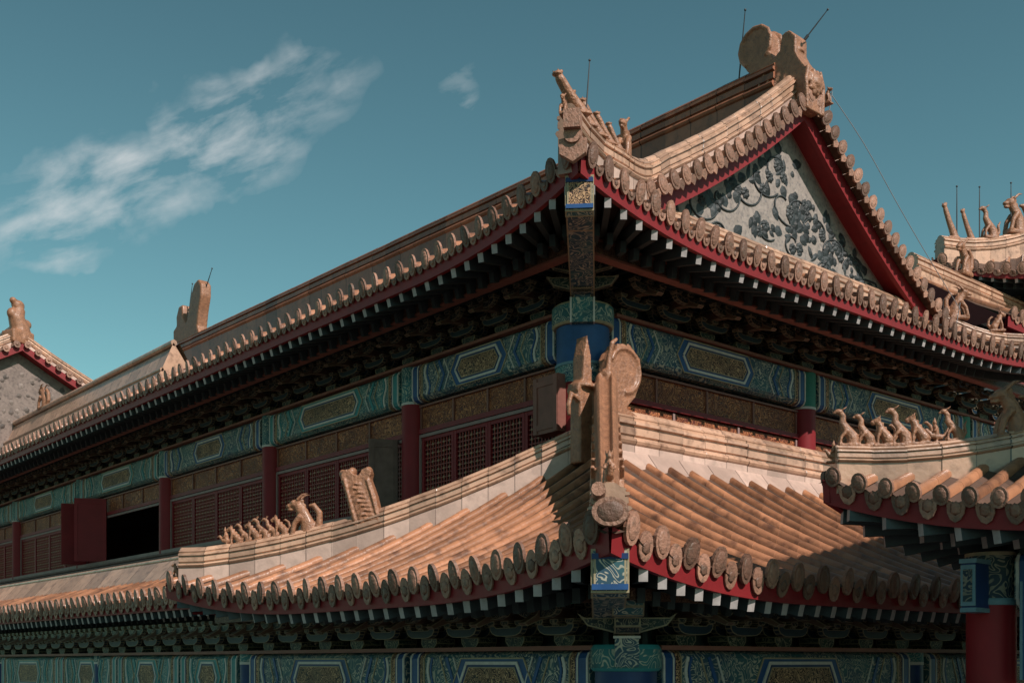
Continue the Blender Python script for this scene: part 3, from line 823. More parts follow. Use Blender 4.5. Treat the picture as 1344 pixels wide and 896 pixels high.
# verge tiles: short tubes laid across the rake, ends facing the gable side
mb = MB(); em = MB()
tot = 0; last = None; x = GL + 0.15
while x < GR - 0.1:
    z = rake(x); va = rnd.random()
    slope = (rake(x + 0.05) - rake(x - 0.05)) / 0.1
    T = Matrix.Translation((x, 13.50, z + 0.06)) @ Matrix.Rotation(-math.atan(slope), 4, 'Y')
    na = 7; rr = 0.095
    ring = [(rr * math.cos(PI * (1 - j / (na - 1))), 0, rr * 1.15 * math.sin(PI * (1 - j / (na - 1)))) for j in range(na)]
    mb.add(ring + [(a, 0.75, b) for a, _, b in ring], [(j, j + 1, na + j + 1, na + j) for j in range(na - 1)], 0, True, va, T)
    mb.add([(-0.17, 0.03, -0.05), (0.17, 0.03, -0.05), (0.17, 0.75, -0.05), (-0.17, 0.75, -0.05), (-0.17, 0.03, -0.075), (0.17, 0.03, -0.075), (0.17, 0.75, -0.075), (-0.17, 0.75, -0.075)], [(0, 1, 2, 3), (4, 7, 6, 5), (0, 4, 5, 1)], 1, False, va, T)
    D = T @ Matrix.Translation((0, -0.01, 0.02)) @ Matrix.Rotation(R(6 + rnd.uniform(-5, 5)), 4, 'X')
    em.prism(disc_outline(0.125, 0.18), 'y', -0.015, 0.03, 0, M=D, var=va)
    em.ball((0, -0.014, 0), (0.09, 0.016, 0.13), 10, 0, va, D)
    D2 = T @ Matrix.Translation((0.17, 0.01, -0.06)) @ Matrix.Rotation(R(6), 4, 'X')
    w = 0.10
    em.prism([(-w, 0.04), (-w, 0.0), (-w * 0.85, -0.06), (0, -0.15), (w * 0.85, -0.06), (w, 0.0), (w, 0.04)], 'y', -0.012, 0.012, 0, M=D2)
    x += 0.36 / math.sqrt(1 + slope * slope)
vt = obj('verge_tiles', mb, hall, None, [MT['tile'], MT['pan']])
obj('verge_tile_ends', em, vt, None, [MT['tile_end']])
# gable-base ridge on top of the skirt roof
ridge('gable_base_ridge', hall, [(GL + 0.2 + i * 0.6, 13.98, 7.62) for i in range(int((GR - GL) / 0.6))], 0.34, 0.72, 0.3, pale=False)
# rake ridges: near one flows on into the hip ridge, far one ends at the back corner
lp = [(RX - 0.15, 13.97, rake(RX - 0.15) + 0.05)]
for X in (19.0, 18.3, 17.6, 16.9, 16.2, 15.6): lp.append((X, 13.95, rake(X) + 0.06))
lp += [(14.9, 13.78, rake(14.9) + 0.02), (14.1, 13.38, 8.00), (13.2, 12.85, 7.72), (12.3, 12.42, 7.50), (11.7, 12.10, 7.42), (11.30, 11.90, 7.43)]
lp = smooth_path(lp, 0.35)
ridge('rake_ridge', hall, lp, 0.36, 0.62, 0.34)
HIPTOP = [p.copy() for p in lp]
rp = [(RX + 0.15, 13.97, rake(RX + 0.15) + 0.05)] + [(X, 13.95, rake(X) + 0.06) for X in (20.4, 21.2, 22.0, 22.8, 23.6, 24.4, 25.2, 25.7)]
ridge('rake_ridge', hall, smooth_path(rp, 0.35), 0.36, 0.5, 0.34)
# back-corner hip ridge
ridge('hip_ridge', hall, smooth_path([(25.6, 13.9, 7.9), (26.5, 13.2, 7.5), (27.3, 12.4, 7.4), (27.95, 11.8, 7.5)], 0.35), 0.34, 0.45, 0.3)
# hip tip tile and roundel under it
mb = MB()
T = Matrix.Translation((11.32, 11.80, 7.30)) @ Matrix.Rotation(R(-50), 4, 'Z')
mb.prism([(-0.20, 0.12), (-0.19, -0.08), (0, -0.20), (0.19, -0.08), (0.20, 0.12), (0, 0.16)], 'y', -0.30, -0.2, 0, M=T)
mb.box((0, -0.28, 0.36), (0.24, 0.30, 0.26), 0, M=T)
mb.tube([T @ Vector((0, -0.34, 0.18)), T @ Vector((0, 0.3, 0.18))], [0.13, 0.12], 12, 0)
obj('hip_end_tile', mb, hall, None, [MT['tile_end']], recalc=True)


# ---- corner beam
def corner_beam(th, x, y, z, L=3.0, w=0.40, h=0.44, mat_end='scroll_gold', rise=0.12):
    M = Matrix.Translation((x, y, z)) @ Matrix.Rotation(R(-45), 4, 'Z')
    mb = MB()
    o = [(0, 0.02), (0, -h), (0.10, -h - 0.05), (0.45, -h * 0.80), (0.9, -h * 0.9), (L, -h - 0.30 - L * 0.0), (L, -0.30), (0.9, -0.05)]
    mb.prism(o, 'x', -w / 2, w / 2, 0)
    mb.box((0, -0.012, -h / 2 - 0.01), (w - 0.06, 0.022, h - 0.08), 2)
    mb.box((0, -0.02, -0.06), (w - 0.02, 0.03, 0.06), 3)
    mb.box((0, -0.02, -h + 0.06), (w - 0.02, 0.03, 0.06), 4)
    return obj('corner_beam', mb, th, M, [MT['scroll_blue'], MT['gilt'], MT[mat_end], MT['navy'], MT['blue']], inset=(0.022, 1, 0.03), recalc=True)


corner_beam(hall, 11.45, 11.84, 7.06, 3.4, 0.42, 0.50)


def corner_stack(th, x, y, z0, items):
    """stepped corner bracket blocks on the diagonal"""
    M = Matrix.Translation((x, y, z0)) @ Matrix.Rotation(R(-45), 4, 'Z')
    mb = MB()
    for (yo, zb, zt, w, m) in items:
        o = [(0.3, zb), (-yo + 0.12, zb), (-yo, zb + (zt - zb) * 0.4), (-yo - 0.02, zt), (0.3, zt)]
        mb.prism(o, 'x', -w / 2, w / 2, m)
    for (yo, zb, zt, w, m) in items[1:-1]:
        for s_ in (-1, 1):
            a = 0.5
            P = [(0.12, zb), (0.12 + a * 0.75, zb + 0.10), (0.12 + a, zb + 0.26), (0.12 + a * 0.82, zt), (0.12, zt)]
            P = [(s_ * q, r) for q, r in P]
            mb.prism(P, 'y', -yo * 0.75, -yo * 0.75 + 0.12, 0)
    return obj('corner_bracket', mb, th, M, [MT['brk'], MT['giltdim'], MT['scroll_blue'], MT['scroll_disc']], inset=(0.018, 1, 0.006), recalc=True)


corner_stack(hall, PX, PY, 5.55, [(0.55, 0.60, 0.85, 0.30, 2), (0.95, 0.78, 1.02, 0.34, 0), (1.35, 0.98, 1.26, 0.40, 3), (1.9, 1.20, 1.5, 0.46, 2)])

# ---- upper storey: columns, beams, brackets
BZ, BT = 5.40, 6.17
COLY = [PY, 19.5, 25.6, 31.9, 38.7, 45.6, 52.4]
COLX = [PX, 20.6, 27.3]
cm = column_mesh(0.26, BT - 2.8 + 0.02, cap_h=0.80, m_cap='scroll_teal')
cm2 = column_mesh(0.26, BT - 2.8 + 0.02, cap_h=0.80, m_cap='green')
for i, y in enumerate(COLY[1:]):
    o = link(bpy.data.objects.new('column', cm), hall, FL(PX + 0.02, y, 2.8))
for x in COLX[1:]:
    link(bpy.data.objects.new('column', cm2), hall, FR(x, PY + 0.02, 2.8))
# corner column: blue drum with a teal collar and a painted roundel
mb = MB()
mb.lathe([(0.468, 2.8), (0.468, 4.86)], 32, 6); mb.lathe([(0.47, 4.86), (0.47, 5.92)], 32, 0)
mb.lathe([(0.485, 4.86), (0.485, 5.16)], 32, 4); mb.lathe([(0.50, 5.16), (0.50, 5.21)], 32, 5)
mb.lathe([(0.52, 5.86), (0.55, 5.90), (0.55, 6.20), (0.52, 6.24)], 32, [1, 3, 1])
T = Matrix.Rotation(R(-45), 4, 'Z')
mb.box((0, -0.52, 6.05), (0.36, 0.14, 0.42), 3, M=T); mb.box((-0.20, -0.53, 6.05), (0.03, 0.15, 0.43), 2, M=T); mb.box((0.20, -0.53, 6.05), (0.03, 0.15, 0.43), 2, M=T)
obj('corner_column', mb, hall, Matrix.Translation((PX, PY, 0)), [MT['blue'], MT['gilt'], MT['white'], MT['scroll_teal'], MT['scroll_disc'], MT['ltblue'], MT['darkred']])
styles = [0, 1, 0, 1, 1, 1]
for i in range(len(COLY) - 1):
    ya, yb = COLY[i], COLY[i + 1]
    e0 = 0.50 if i == 0 else 0.23
    painted_beam(hall, FL(PX - 0.20, yb - 0.23, BZ), yb - ya - 0.23 - e0, BT - BZ, style=styles[i], cart=(0.32, 0.44, 0.28, 0.38, 0.3, 0.36)[i])
for i in range(len(COLX) - 1):
    xa, xb = COLX[i], COLX[i + 1]
    e0 = 0.50 if i == 0 else 0.23
    painted_beam(hall, FR(xa + e0, PY - 0.20, BZ + 0.03), xb - xa - 0.23 - e0, BT - BZ, style=2 if i == 0 else 0, cart=0.34)
painted_beam(hall, FR(COLX[2] + 0.23, PY - 0.20, BZ + 0.03), 4.0, BT - BZ, style=0)
# plate above the beams and the board behind the brackets
mb = MB()
mb.box((PX, (PY + YF) / 2 - 0.2, BT + 0.03), (0.52, YF - PY + 0.4, 0.055), 0)
mb.box(((PX + 31) / 2 + 0.3, PY, BT + 0.031), (31 - PX - 0.6, 0.52, 0.055), 0)
obj('wall_plate', mb, hall, None, [MT['brownred']])
mb = MB()
mb.box((PX + 0.32, (PY + YF) / 2, 6.95), (0.1, YF - PY, 1.5), 0)
mb.box(((PX + 31) / 2 + 0.4, PY + 0.32, 6.951), (31 - PX, 0.1, 1.5), 0)
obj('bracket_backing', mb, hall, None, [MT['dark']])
nb = 34; by0 = PY + 1.0
for i in range(36):
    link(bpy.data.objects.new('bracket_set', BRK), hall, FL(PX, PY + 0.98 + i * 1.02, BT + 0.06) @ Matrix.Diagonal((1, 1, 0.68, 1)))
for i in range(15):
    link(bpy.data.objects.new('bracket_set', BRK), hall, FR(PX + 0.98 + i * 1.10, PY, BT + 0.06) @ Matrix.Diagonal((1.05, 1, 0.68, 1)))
# eave purlin: long carved strip carried by the brackets
mb = MB()
mb.box((PX - 1.22, (PY + YF) / 2 - 0.62, 6.75), (0.16, YF - PY + 1.2, 0.20), 0)
mb.box((PX - 1.22, (PY + YF) / 2 - 0.62, 6.872), (0.20, YF - PY + 1.24, 0.04), 1)
mb.box((PX - 1.22, (PY + YF) / 2 - 0.62, 6.628), (0.20, YF - PY + 1.24, 0.04), 1)
obj('eave_purlin', mb, hall, None, [MT['scroll_purlin'], MT['brownred']])
mb = MB()
mb.box(((PX + 31) / 2 - 0.53, PY - 1.22, 6.75), (31 - PX + 1.2, 0.16, 0.20), 0)
mb.box(((PX + 31) / 2 - 0.53, PY - 1.22, 6.872), (31 - PX + 1.2, 0.20, 0.04), 1)
mb.box(((PX + 31) / 2 - 0.53, PY - 1.22, 6.628), (31 - PX + 1.2, 0.20, 0.04), 1)
obj('eave_purlin', mb, hall, None, [MT['scroll_purlin'], MT['brownred']])

# ---- upper storey walls: carved transoms, lattice doors
SILL = 3.26
leafs = {}


def get_leaf(w, h):
    k = (round(w, 3), round(h, 3))
    if k not in leafs: leafs[k] = lattice_leaf_mesh(w, h)
    return leafs[k]


def bay(th, M, Wd, open_from=None, two_bands=False):
    """one bay below its beam; frame x from 0 to Wd, front of the doors at y = 0"""
    tz0, tz1 = (4.86, 5.36)
    mb = MB()
    mb.box((Wd / 2, 0.04, (tz0 + tz1) / 2), (Wd, 0.06, tz1 - tz0), 0)
    for x in [0.04 + (Wd - 0.08) * i / 4 for i in range(5)]: mb.box((x, 0.0, (tz0 + tz1) / 2), (0.05, 0.05, tz1 - tz0 - 0.002), 1)
    mb.box((Wd / 2, 0.0, tz0 - 0.05), (Wd, 0.12, 0.098), 2); mb.box((Wd / 2, 0.001, tz1 - 0.02), (Wd, 0.1, 0.04), 1)
    obj('carved_transom', mb, th, M, [MT['scroll_brown'], MT['brownred'], MT['red']])
    zt = tz0 - 0.11; n = 4; x0 = 0.0
    if two_bands:
        m2 = MB(); m2.box((Wd / 2, 0.04, 4.52), (Wd, 0.06, 0.44), 0)
        for x in [0.04 + (Wd - 0.08) * i / 3 for i in range(4)]: m2.box((x, 0.0, 4.52), (0.06, 0.05, 0.438), 1)
        m2.box((Wd / 2, 0.0, 4.26), (Wd, 0.10, 0.08), 2)
        obj('carved_transom', m2, th, M, [MT['scroll_brown'], MT['frame'], MT['red']])
        zt = 4.21
    fr = MB()
    fr.box((Wd / 2, -0.01, zt - 0.035), (Wd, 0.07, 0.065), 0); fr.box((0.03, -0.012, (zt + SILL) / 2 - 0.03), (0.055, 0.07, zt - SILL - 0.07), 0); fr.box((Wd - 0.03, -0.012, (zt + SILL) / 2 - 0.03), (0.055, 0.07, zt - SILL - 0.07), 0)
    obj('door_frame', fr, th, M, [MT['frame']])
    lw = (Wd - 0.12) / n
    me = get_leaf(lw - 0.012, zt - 0.07 - SILL)
    for i in range(n):
        if open_from is not None and i in open_from: continue
        link(bpy.data.objects.new('lattice_door', me), th, M @ Matrix.Translation((0.06 + i * lw + 0.006, 0.03, SILL)))


for i in range(len(COLY) - 1):
    ya, yb = COLY[i], COLY[i + 1]
    e0 = 0.42 if i == 0 else 0.24
    bay(hall, FL(PX + 0.02, yb - 0.24, 0), yb - ya - 0.24 - e0, open_from={1, 2, 3} if i == 3 else None)
for i in range(len(COLX) - 1):
    xa, xb = COLX[i], COLX[i + 1]
    e0 = 0.42 if i == 0 else 0.24
    bay(hall, FR(xa + e0, PY + 0.02, 0), xb - xa - 0.24 - e0, two_bands=True)


def leaf_slab(M, w, z0, z1, m, t=0.07):
    mb = MB()
    mb.box((w / 2, 0, (z0 + z1) / 2), (w, t, z1 - z0), 0)
    for z in (z0 + 0.12, z1 - 0.12): mb.box((w / 2, 0, z), (w - 0.1, t + 0.03, 0.10), 0)
    for x in (0.06, w - 0.06): mb.box((x, 0, (z0 + z1) / 2), (0.1, t + 0.034, z1 - z0 - 0.02), 0)
    obj('open_shutter', mb, hall, M, [MT[m]])


leaf_slab(FR(PX - 0.50, PY - 0.05, 0, 88), 0.66, 4.0, 5.0, 'brownred', 0.30)
leaf_slab(FR(PX - 0.05, 20.0, 0, 155), 0.62, SILL, 4.75, 'greywood')
leaf_slab(FR(PX - 0.05, 36.5, 0, 150), 1.0, SILL, 5.3, 'darkred')
leaf_slab(FR(PX - 0.05, 38.3, 0, 165), 0.8, SILL, 5.3, 'darkred')
# walls and floor of the upper storey
mb = MB()
mb.box((PX + 0.16, (PY + YF) / 2, 2.4), (0.30, YF - PY, 1.68), 0)
mb.box(((PX + 31) / 2, PY + 0.17, 2.4), (31 - PX, 0.29, 1.68), 0)
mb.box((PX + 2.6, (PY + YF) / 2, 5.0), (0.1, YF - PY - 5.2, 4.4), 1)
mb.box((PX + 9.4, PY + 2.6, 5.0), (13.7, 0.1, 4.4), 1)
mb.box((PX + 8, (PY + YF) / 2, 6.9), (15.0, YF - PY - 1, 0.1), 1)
obj('storey_wall', mb, hall, None, [MT['wall'], MT['black']])


# ================================================================== LOWER HALL
BX, BY_ = 8.6, 8.43
LZ = 1.03
lower = thing('entrance_porch', 'nearer lower storey with curved orange tiled roof, red eave board and blue corner column', 'building', (10.6, 10.1, -6.2))
LA, LK = 0.345, 0.0325
DL = 5.14
slA = Slope(10.27, DL, LZ, LA, LK, True, True, U=0.44, Lc=3.9, C=0.32)
slB = Slope(26.0, DL, LZ, LA, LK, True, False, U=0.44, Lc=3.9, C=0.32)
MA = FL(BX, BY_ + 10.27); MBm = FR(BX, BY_)
tiled_slope(lower, slA, MA, spacing=0.46, rt=0.078, pan_dip=0.11, disc=(0.098, 0.185), oval=True)
tiled_slope(lower, slB, MBm, spacing=0.56, rt=0.080, d_stop=4.55, round_top=True, pan_dip=0.11, disc=(0.115, 0.185), oval=True)
rf = []
eaves_under(lower, slA, MA, 2.1, collect=rf, spacing=0.36, pitch=0.27)
eaves_under(lower, slB, MBm, 2.1, collect=rf, spacing=0.36, pitch=0.27)
place_rafters(lower, rf)


def lprof(d): return LZ + LA * d + LK * d * d


RYL = BY_ + DL          # ridge line of the lower roof (Y)
CX = BX + DL
# rear slope beyond the ridge, short, up to the upper wall
mb = MB()
mb.add([(CX, RYL, lprof(DL)), (BX, BY_ + 10.27, LZ), (13.9, BY_ + 10.27, LZ), (13.9, RYL, lprof(DL))], [(0, 1, 2, 3)], 0)
mb.add([(BX + 0.02, BY_ + 10.2, LZ - 0.2), (13.9, BY_ + 10.2, LZ - 0.2), (13.9, BY_ + 10.2, LZ), (BX + 0.02, BY_ + 10.2, LZ)], [(0, 1, 2, 3)], 1)
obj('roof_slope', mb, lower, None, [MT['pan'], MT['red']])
# ridge along the foot of the upper wall: pale board below, mouldings above
mb = MB()
pth = [(CX - 0.1 + i * 0.62, RYL, 3.42) for i in range(28)]
sec, ms = ridge_section(0.42, 0.86, 0.5)
mb.sweep(pth, sec[::-1], [ms[len(sec) - 2 - i] if i < len(sec) - 1 else ms[-1] for i in range(len(sec))])
obj('main_ridge', mb, lower, None, [MT['ridge'], MT['ridge_pale']])
mb = MB()
for i in range(22):
    xa = CX + 0.05 + i * 0.8
    mb.add([(xa, RYL - 0.60, 3.10), (xa + 0.785, RYL - 0.60, 3.10), (xa + 0.785, RYL - 0.20, 3.60), (xa, RYL - 0.20, 3.60)], [(0, 1, 2, 3)], 0)
obj('ridge_foot_board', mb, lower, None, [MT['ridge_pale']])
# far hip ridge (A): from the dragon down to the far corner
hipA = []
for i in range(17):
    s_ = 5.0 - (5.0 + 0.1) * i / 16
    hipA.append((BX + s_, BY_ + 10.27 - s_, lprof(max(s_, 0)) + 0.44 * slA.g(max(s_, -0.2), 2.3) * 0.85 + 0.04))
hipA = smooth_path(hipA, 0.4)
ridge('hip_ridge', lower, hipA, 0.36, 0.50, 0.25)
# lower step of the far hip ridge that carries the small figures' plinth
# near hip ridge (B): steep and foreshortened below the dragon
hipB = []
for i in range(15):
    s_ = 4.9 - (4.9 + 0.02) * i / 14
    hipB.append((BX + s_, BY_ + s_, lprof(max(s_, 0)) + 0.44 * slA.g(max(s_, -0.2), 2.3) * 0.9 + 0.02))
hipB = smooth_path(hipB, 0.4)
ridge('hip_ridge', lower, hipB, 0.40, 0.42, 0.25)
# round end tile under the near hip
mb = MB()
T = Matrix.Translation((BX - 0.22, BY_ - 0.22, LZ + 0.50)) @ Matrix.Rotation(R(-45), 4, 'Z')
mb.prism(disc_outline(0.19, 0.15, 20), 'y', -0.22, 0.2, 0, M=T)
mb.ball((0, -0.215, 0), (0.15, 0.022, 0.115), 12, 0, M=T)
mb.tube([T @ Vector((-0.12, -0.15, 0.24)), T @ Vector((-0.12, 0.5, 0.24))], 0.075, 10, 0)
obj('hip_end_tile', mb, lower, None, [MT['tile_end']], recalc=True)
corner_beam(lower, BX - 0.16, BY_ - 0.16, LZ + 0.13, 3.0, 0.40, 0.44, 'scroll_blue')

# lower storey walls, columns, beams
LX, LY = 10.62, 10.12
corner_stack(lower, LX, LY, -0.45, [(0.40, 0.55, 0.80, 0.20, 2), (0.80, 0.80, 1.0, 0.32, 0), (1.2, 1.0, 1.26, 0.38, 2)])
mb = MB()
mb.lathe([(0.40, 0), (0.40, 6.10)], 32, 0)
mb.lathe([(0.42, 6.08), (0.46, 6.12), (0.46, 6.36), (0.42, 6.42)], 32, [1, 3, 1])
T = Matrix.Rotation(R(-45), 4, 'Z')
mb.box((0, -0.44, 6.32), (0.30, 0.12, 0.36), 4, M=T); mb.box((0, -0.445, 6.51), (0.34, 0.15, 0.03), 2, M=T)
obj('corner_column', mb, lower, Matrix.Translation((LX, LY, -6.2)), [MT['navy'], MT['teal'], MT['white'], MT['scroll_teal'], MT['scroll_blue']])
cl = column_mesh(0.24, 6.4, cap_h=0.25, m_low='navy', m_cap='scroll_teal')
CLY = [LY, 20.25, 28.0, 36.0, 44.0]
CLX = [LX, 17.5, 24.4]
for y in CLY[1:]: link(bpy.data.objects.new('column', cl), lower, FL(LX, y, -6.2))
for x in CLX[1:]: link(bpy.data.objects.new('column', cl), lower, FR(x, LY, -6.2))
splits = [LY + 0.46, 14.95, 20.0]
for a, b, st in ((LY + 0.46, 14.62, 0), (14.76, 19.98, 0), (20.5, 23.1, 1), (23.2, 26.6, 1), (26.7, 30.6, 1), (30.7, 35.6, 1), (36.3, 41, 1)):
    painted_beam(lower, FL(LX - 0.2, b, -0.78), b - a, 0.93, style=st, cart=0.24 + 0.03 * ((int(a * 7)) % 5))
for a, b in ((LX + 0.46, 17.2), (17.8, 24.1)):
    painted_beam(lower, FR(a, LY - 0.2, -0.78), b - a, 0.93, style=0, cart=0.3)
mb = MB()
mb.box((LX + 0.06, 14.69, -0.35), (0.34, 0.12, 0.9), 0); mb.box((LX - 0.12, 14.69, -0.35), (0.04, 0.05, 0.9), 1)
obj('beam_divider', mb, lower, None, [MT['blue'], MT['ltblue']])
mb = MB()
mb.box((LX - 0.02, (LY + 46) / 2 - 0.1, 0.185), (0.56, 46 - LY + 0.4, 0.06), 0); mb.box((LX + 7.2, LY - 0.02, 0.186), (13.7, 0.56, 0.06), 0)
obj('wall_plate', mb, lower, None, [MT['brownred']])
mb = MB()
mb.box((LX + 0.36, (LY + 46) / 2, 0.9), (0.1, 46 - LY, 1.7), 0); mb.box((LX + 8, LY + 0.36, 0.9), (16, 0.1, 1.7), 0)
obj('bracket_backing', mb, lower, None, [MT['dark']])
mb = MB()
mb.box((LX + 0.22, (LY + 46) / 2, -3.5), (0.2, 46 - LY, 5.4), 0); mb.box((LX + 8, LY + 0.22, -3.5), (16, 0.2, 5.4), 0)
obj('storey_wall', mb, lower, None, [MT['wall']])
BRK2 = bracket_mesh(2, 0.95)
for i in range(31):
    link(bpy.data.objects.new('bracket_set', BRK2), lower, FL(LX, LY + 0.95 + i * 1.02, 0.21) @ Matrix.Diagonal((1, 1, 0.74, 1)))
for i in range(10):
    link(bpy.data.objects.new('bracket_set', BRK2), lower, FR(LX + 0.95 + i * 1.08, LY, 0.21) @ Matrix.Diagonal((1, 1, 0.74, 1)))
mb = MB()
mb.box((LX - 0.90, (LY + 20) / 2 - 0.55, 0.80), (0.14, 20 - LY + 0.9, 0.14), 0); mb.box((LX + 6.5, LY - 0.90, 0.80), (14.6, 0.14, 0.14), 0)
mb.box((LX - 0.90, LY + 0.12, 0.80), (0.15, 0.14, 0.145), 1)
obj('eave_purlin', mb, lower, None, [MT['scroll_purlin'], MT['green']])

# ================================================================== SIDE GALLERY (left, further back)
gal = thing('side_gallery', 'low gallery roof with plain orange tile band running back along the left side', 'building', (10.5, 30, -6.2))
slG = Slope(50 - 18.85, 1.2, 1.30, 0.42, 0.0, False, False, U=0)
MG = FL(9.45, 50.0)
tiled_slope(gal, slG, MG, spacing=0.37, rt=0.10, fas=0.27)
rf = []
eaves_under(gal, slG, MG, 1.4, collect=rf, spacing=0.36, fas=0.27, pitch=0.25)
place_rafters(gal, rf)
mb = MB()
y = 18.9
while y < 50:
    v = rnd.random(); yb = y + 0.95
    mb.add([(10.42, y, 1.70), (11.0, y, 2.36), (11.0, yb - 0.012, 2.36), (10.42, yb - 0.012, 1.70)], [(0, 1, 2, 3)], 0, False, v)
    mb.add([(11.0, y, 2.36), (11.35, y, 2.40), (11.35, yb - 0.012, 2.40), (11.0, yb - 0.012, 2.36)], [(0, 1, 2, 3)], 0, False, v)
    y = yb
mb.tube([(11.02, 18.9 + i * 1.0, 2.36) for i in range(32)], 0.06, 8, 0, var=0.5)
mb.add([(10.42, 18.9, 1.7), (11.0, 18.9, 2.36), (11.35, 18.9, 2.40), (11.35, 18.9, 1.2), (10.42, 18.9, 1.2)], [(0, 1, 2, 3, 4)], 0)
obj('ridge_band', mb, gal, None, [MT['ridge']], recalc=True)
mb = MB()
mb.add([(11.35, 18.72, 2.30), (11.35, 50, 2.30), (13.99, 50, 3.22), (13.99, 18.72, 3.22)], [(0, 1, 2, 3)], 0)
mb.add([(11.35, 18.72, 2.30), (13.99, 18.72, 3.22), (13.99, 18.72, 0.4), (11.35, 18.72, 0.4)], [(0, 1, 2, 3)], 0)
for i in range(3):
    a = i / 3; mb.tube([(11.9 + a * 2.2, 18.72, 2.53 + a * 0.77), (11.9 + a * 2.2, 50, 2.53 + a * 0.77)], 0.04, 6, 0)
mb.box((13.86, 34, 3.20), (0.24, 31, 0.12), 1)
obj('ledge_roof', mb, gal, None, [MT['greywood'], MT['frame']])


# ================================================================== generic hip pavilion (near right, far right)
def pavilion(name, label, K, rz, side, z0, a0, k, U, Lc, C, sp, over, body, hz=0.36, hh=0.42, roofh=True, disc=(0.088, 0.115), cap=100):
    th = thing(name, label, 'pavilion', (K[0], K[1], body))
    Mf = Matrix.Translation((K[0], K[1], 0)) @ Matrix.Rotation(R(rz), 4, 'Z')
    n_ = Mf.to_3x3() @ Vector((0, 1, 0))
    k2 = Vector((K[0], K[1], 0)) + n_ * side
    Ms = Matrix.Translation(k2) @ Matrix.Rotation(R(rz - 90), 4, 'Z')
    k3 = k2 + (Mf.to_3x3() @ Vector((1, 0, 0))) * side
    Mb = Matrix.Translation(k3) @ Matrix.Rotation(R(rz - 180), 4, 'Z')
    k4 = Vector((K[0], K[1], 0)) + (Mf.to_3x3() @ Vector((1, 0, 0))) * side
    Mr = Matrix.Translation(k4) @ Matrix.Rotation(R(rz + 90), 4, 'Z')
    sl = Slope(side, side / 2, z0, a0, k, True, True, U=U, Lc=Lc, C=C)
    rf = []
    for q, mm in enumerate((Mf, Ms, Mb, Mr)):
        tiled_slope(th, sl, mm, spacing=sp, rt=0.072, disc=disc)
        eaves_under(th, sl, mm, over, collect=rf, spacing=0.38, pitch=0.3)
    place_rafters(th, rf, cap=cap)
    paths = []
    for q, mm in enumerate((Mf, Mr, Mb, Ms)):
        pp = []
        for i in range(13):
            s_ = side / 2 - (side / 2 + C * 0.55) * i / 12
            pp.append(mm @ Vector((s_, s_, z0 + a0 * s_ + k * s_ * abs(s_) + U * sl.g(max(s_, -0.25), 2.3) + 0.02)))
        pp = smooth_path(pp, 0.35); paths.append(pp)
        ridge('hip_ridge', th, pp, hz, hh, 0.25, mats=('ridge', 'ridge'))
    mb = MB(); c = Mf @ Vector((side / 2, side / 2, 0)); zt = sl.z(side / 2, side / 2) + 0.3
    mb.lathe([(0.35, zt - 0.4), (0.4, zt), (0.25, zt + 0.15), (0.35, zt + 0.4), (0.2, zt + 0.7), (0.05, zt + 0.95)], 16, 0, (c.x, c.y, 0))
    obj('finial', mb, th, None, [MT['orn']])
    return th, Mf, sl, paths


def cam2w(xc, yc):
    c_, s_ = math.cos(R(-YAW)), math.sin(R(-YAW)); return (c_ * xc + s_ * yc, -s_ * xc + c_ * yc)


pk = cam2w(3.90, 13.0)
pav, PM, psl, ppaths = pavilion('corner_pavilion', 'near pavilion at the lower right with upturned tiled corner and dark red column', pk, -45 + YAW, 6.4, 1.62, 0.36, 0.05, 0.52, 3.0, 0.25, 0.30, 1.4, -6.2, hz=0.30, hh=0.30)
# its columns, beams and painted capitals
mb = MB()
mb.lathe([(0.275, 0), (0.275, 6.85)], 28, 0); mb.lathe([(0.285, 6.85), (0.295, 6.87), (0.295, 6.91), (0.285, 6.93)], 28, 2); mb.lathe([(0.28, 6.93), (0.28, 7.42)], 28, 1); mb.lathe([(0.29, 7.42), (0.29, 7.46)], 28, 3)
pcm = mb.mesh('column', [MT['darkred'], MT['scroll_dim'], MT['ltblue'], MT['gilt']])
for a, b in ((1.08, 1.30), (5.0, 1.30), (1.08, 5.0), (5.0, 5.0)):
    link(bpy.data.objects.new('column', pcm), pav, PM @ Matrix.Translation((a, b, -6.2)))
painted_beam(pav, PM @ Matrix.Translation((1.40, 1.16, 0.62)), 3.3, 0.62, style=0)
painted_beam(pav, PM @ Matrix.Translation((0.94, 4.70, 0.62)) @ Matrix.Rotation(R(-90), 4, 'Z'), 3.1, 0.62, style=0)
mb = MB()
mb.box((1.62, 1.12, 0.35), (0.16, 0.2, 1.1), 0); mb.box((1.53, 1.11, 0.35), (0.03, 0.21, 1.1), 1)
mb.box((1.63, 1.10, 0.10), (0.22, 0.12, 0.5), 2)
obj('painted_bracket_post', mb, pav, PM, [MT['blue'], MT['ltblue'], MT['scroll_brown']])
mb = MB()   # beam heads that poke out past the column
mb.box((1.08, 0.86, 0.86), (0.16, 0.38, 0.50), 0); mb.box((1.08, 0.85, 1.135), (0.20, 0.40, 0.05), 1); mb.box((1.08, 0.85, 0.585), (0.18, 0.39, 0.05), 1); mb.box((1.08, 0.662, 0.86), (0.165, 0.02, 0.46), 1); mb.box((1.08, 0.648, 0.86), (0.10, 0.02, 0.36), 2)
obj('beam_head', mb, pav, PM, [MT['navy'], MT['ltblue'], MT['scroll_dim']])
mb = MB()
mb.box((3.2, 1.5, 1.40), (4.0, 0.12, 0.35), 0); mb.box((1.5, 3.2, 1.401), (0.12, 4.0, 0.35), 0)
obj('bracket_backing', mb, pav, PM, [MT['dark']])
for i in range(3):
    link(bpy.data.objects.new('bracket_set', BRK2), pav, PM @ Matrix.Translation((2.0 + i * 0.9, 1.45, 1.18)) @ Matrix.Diagonal((0.7, 0.7, 0.5, 1)))

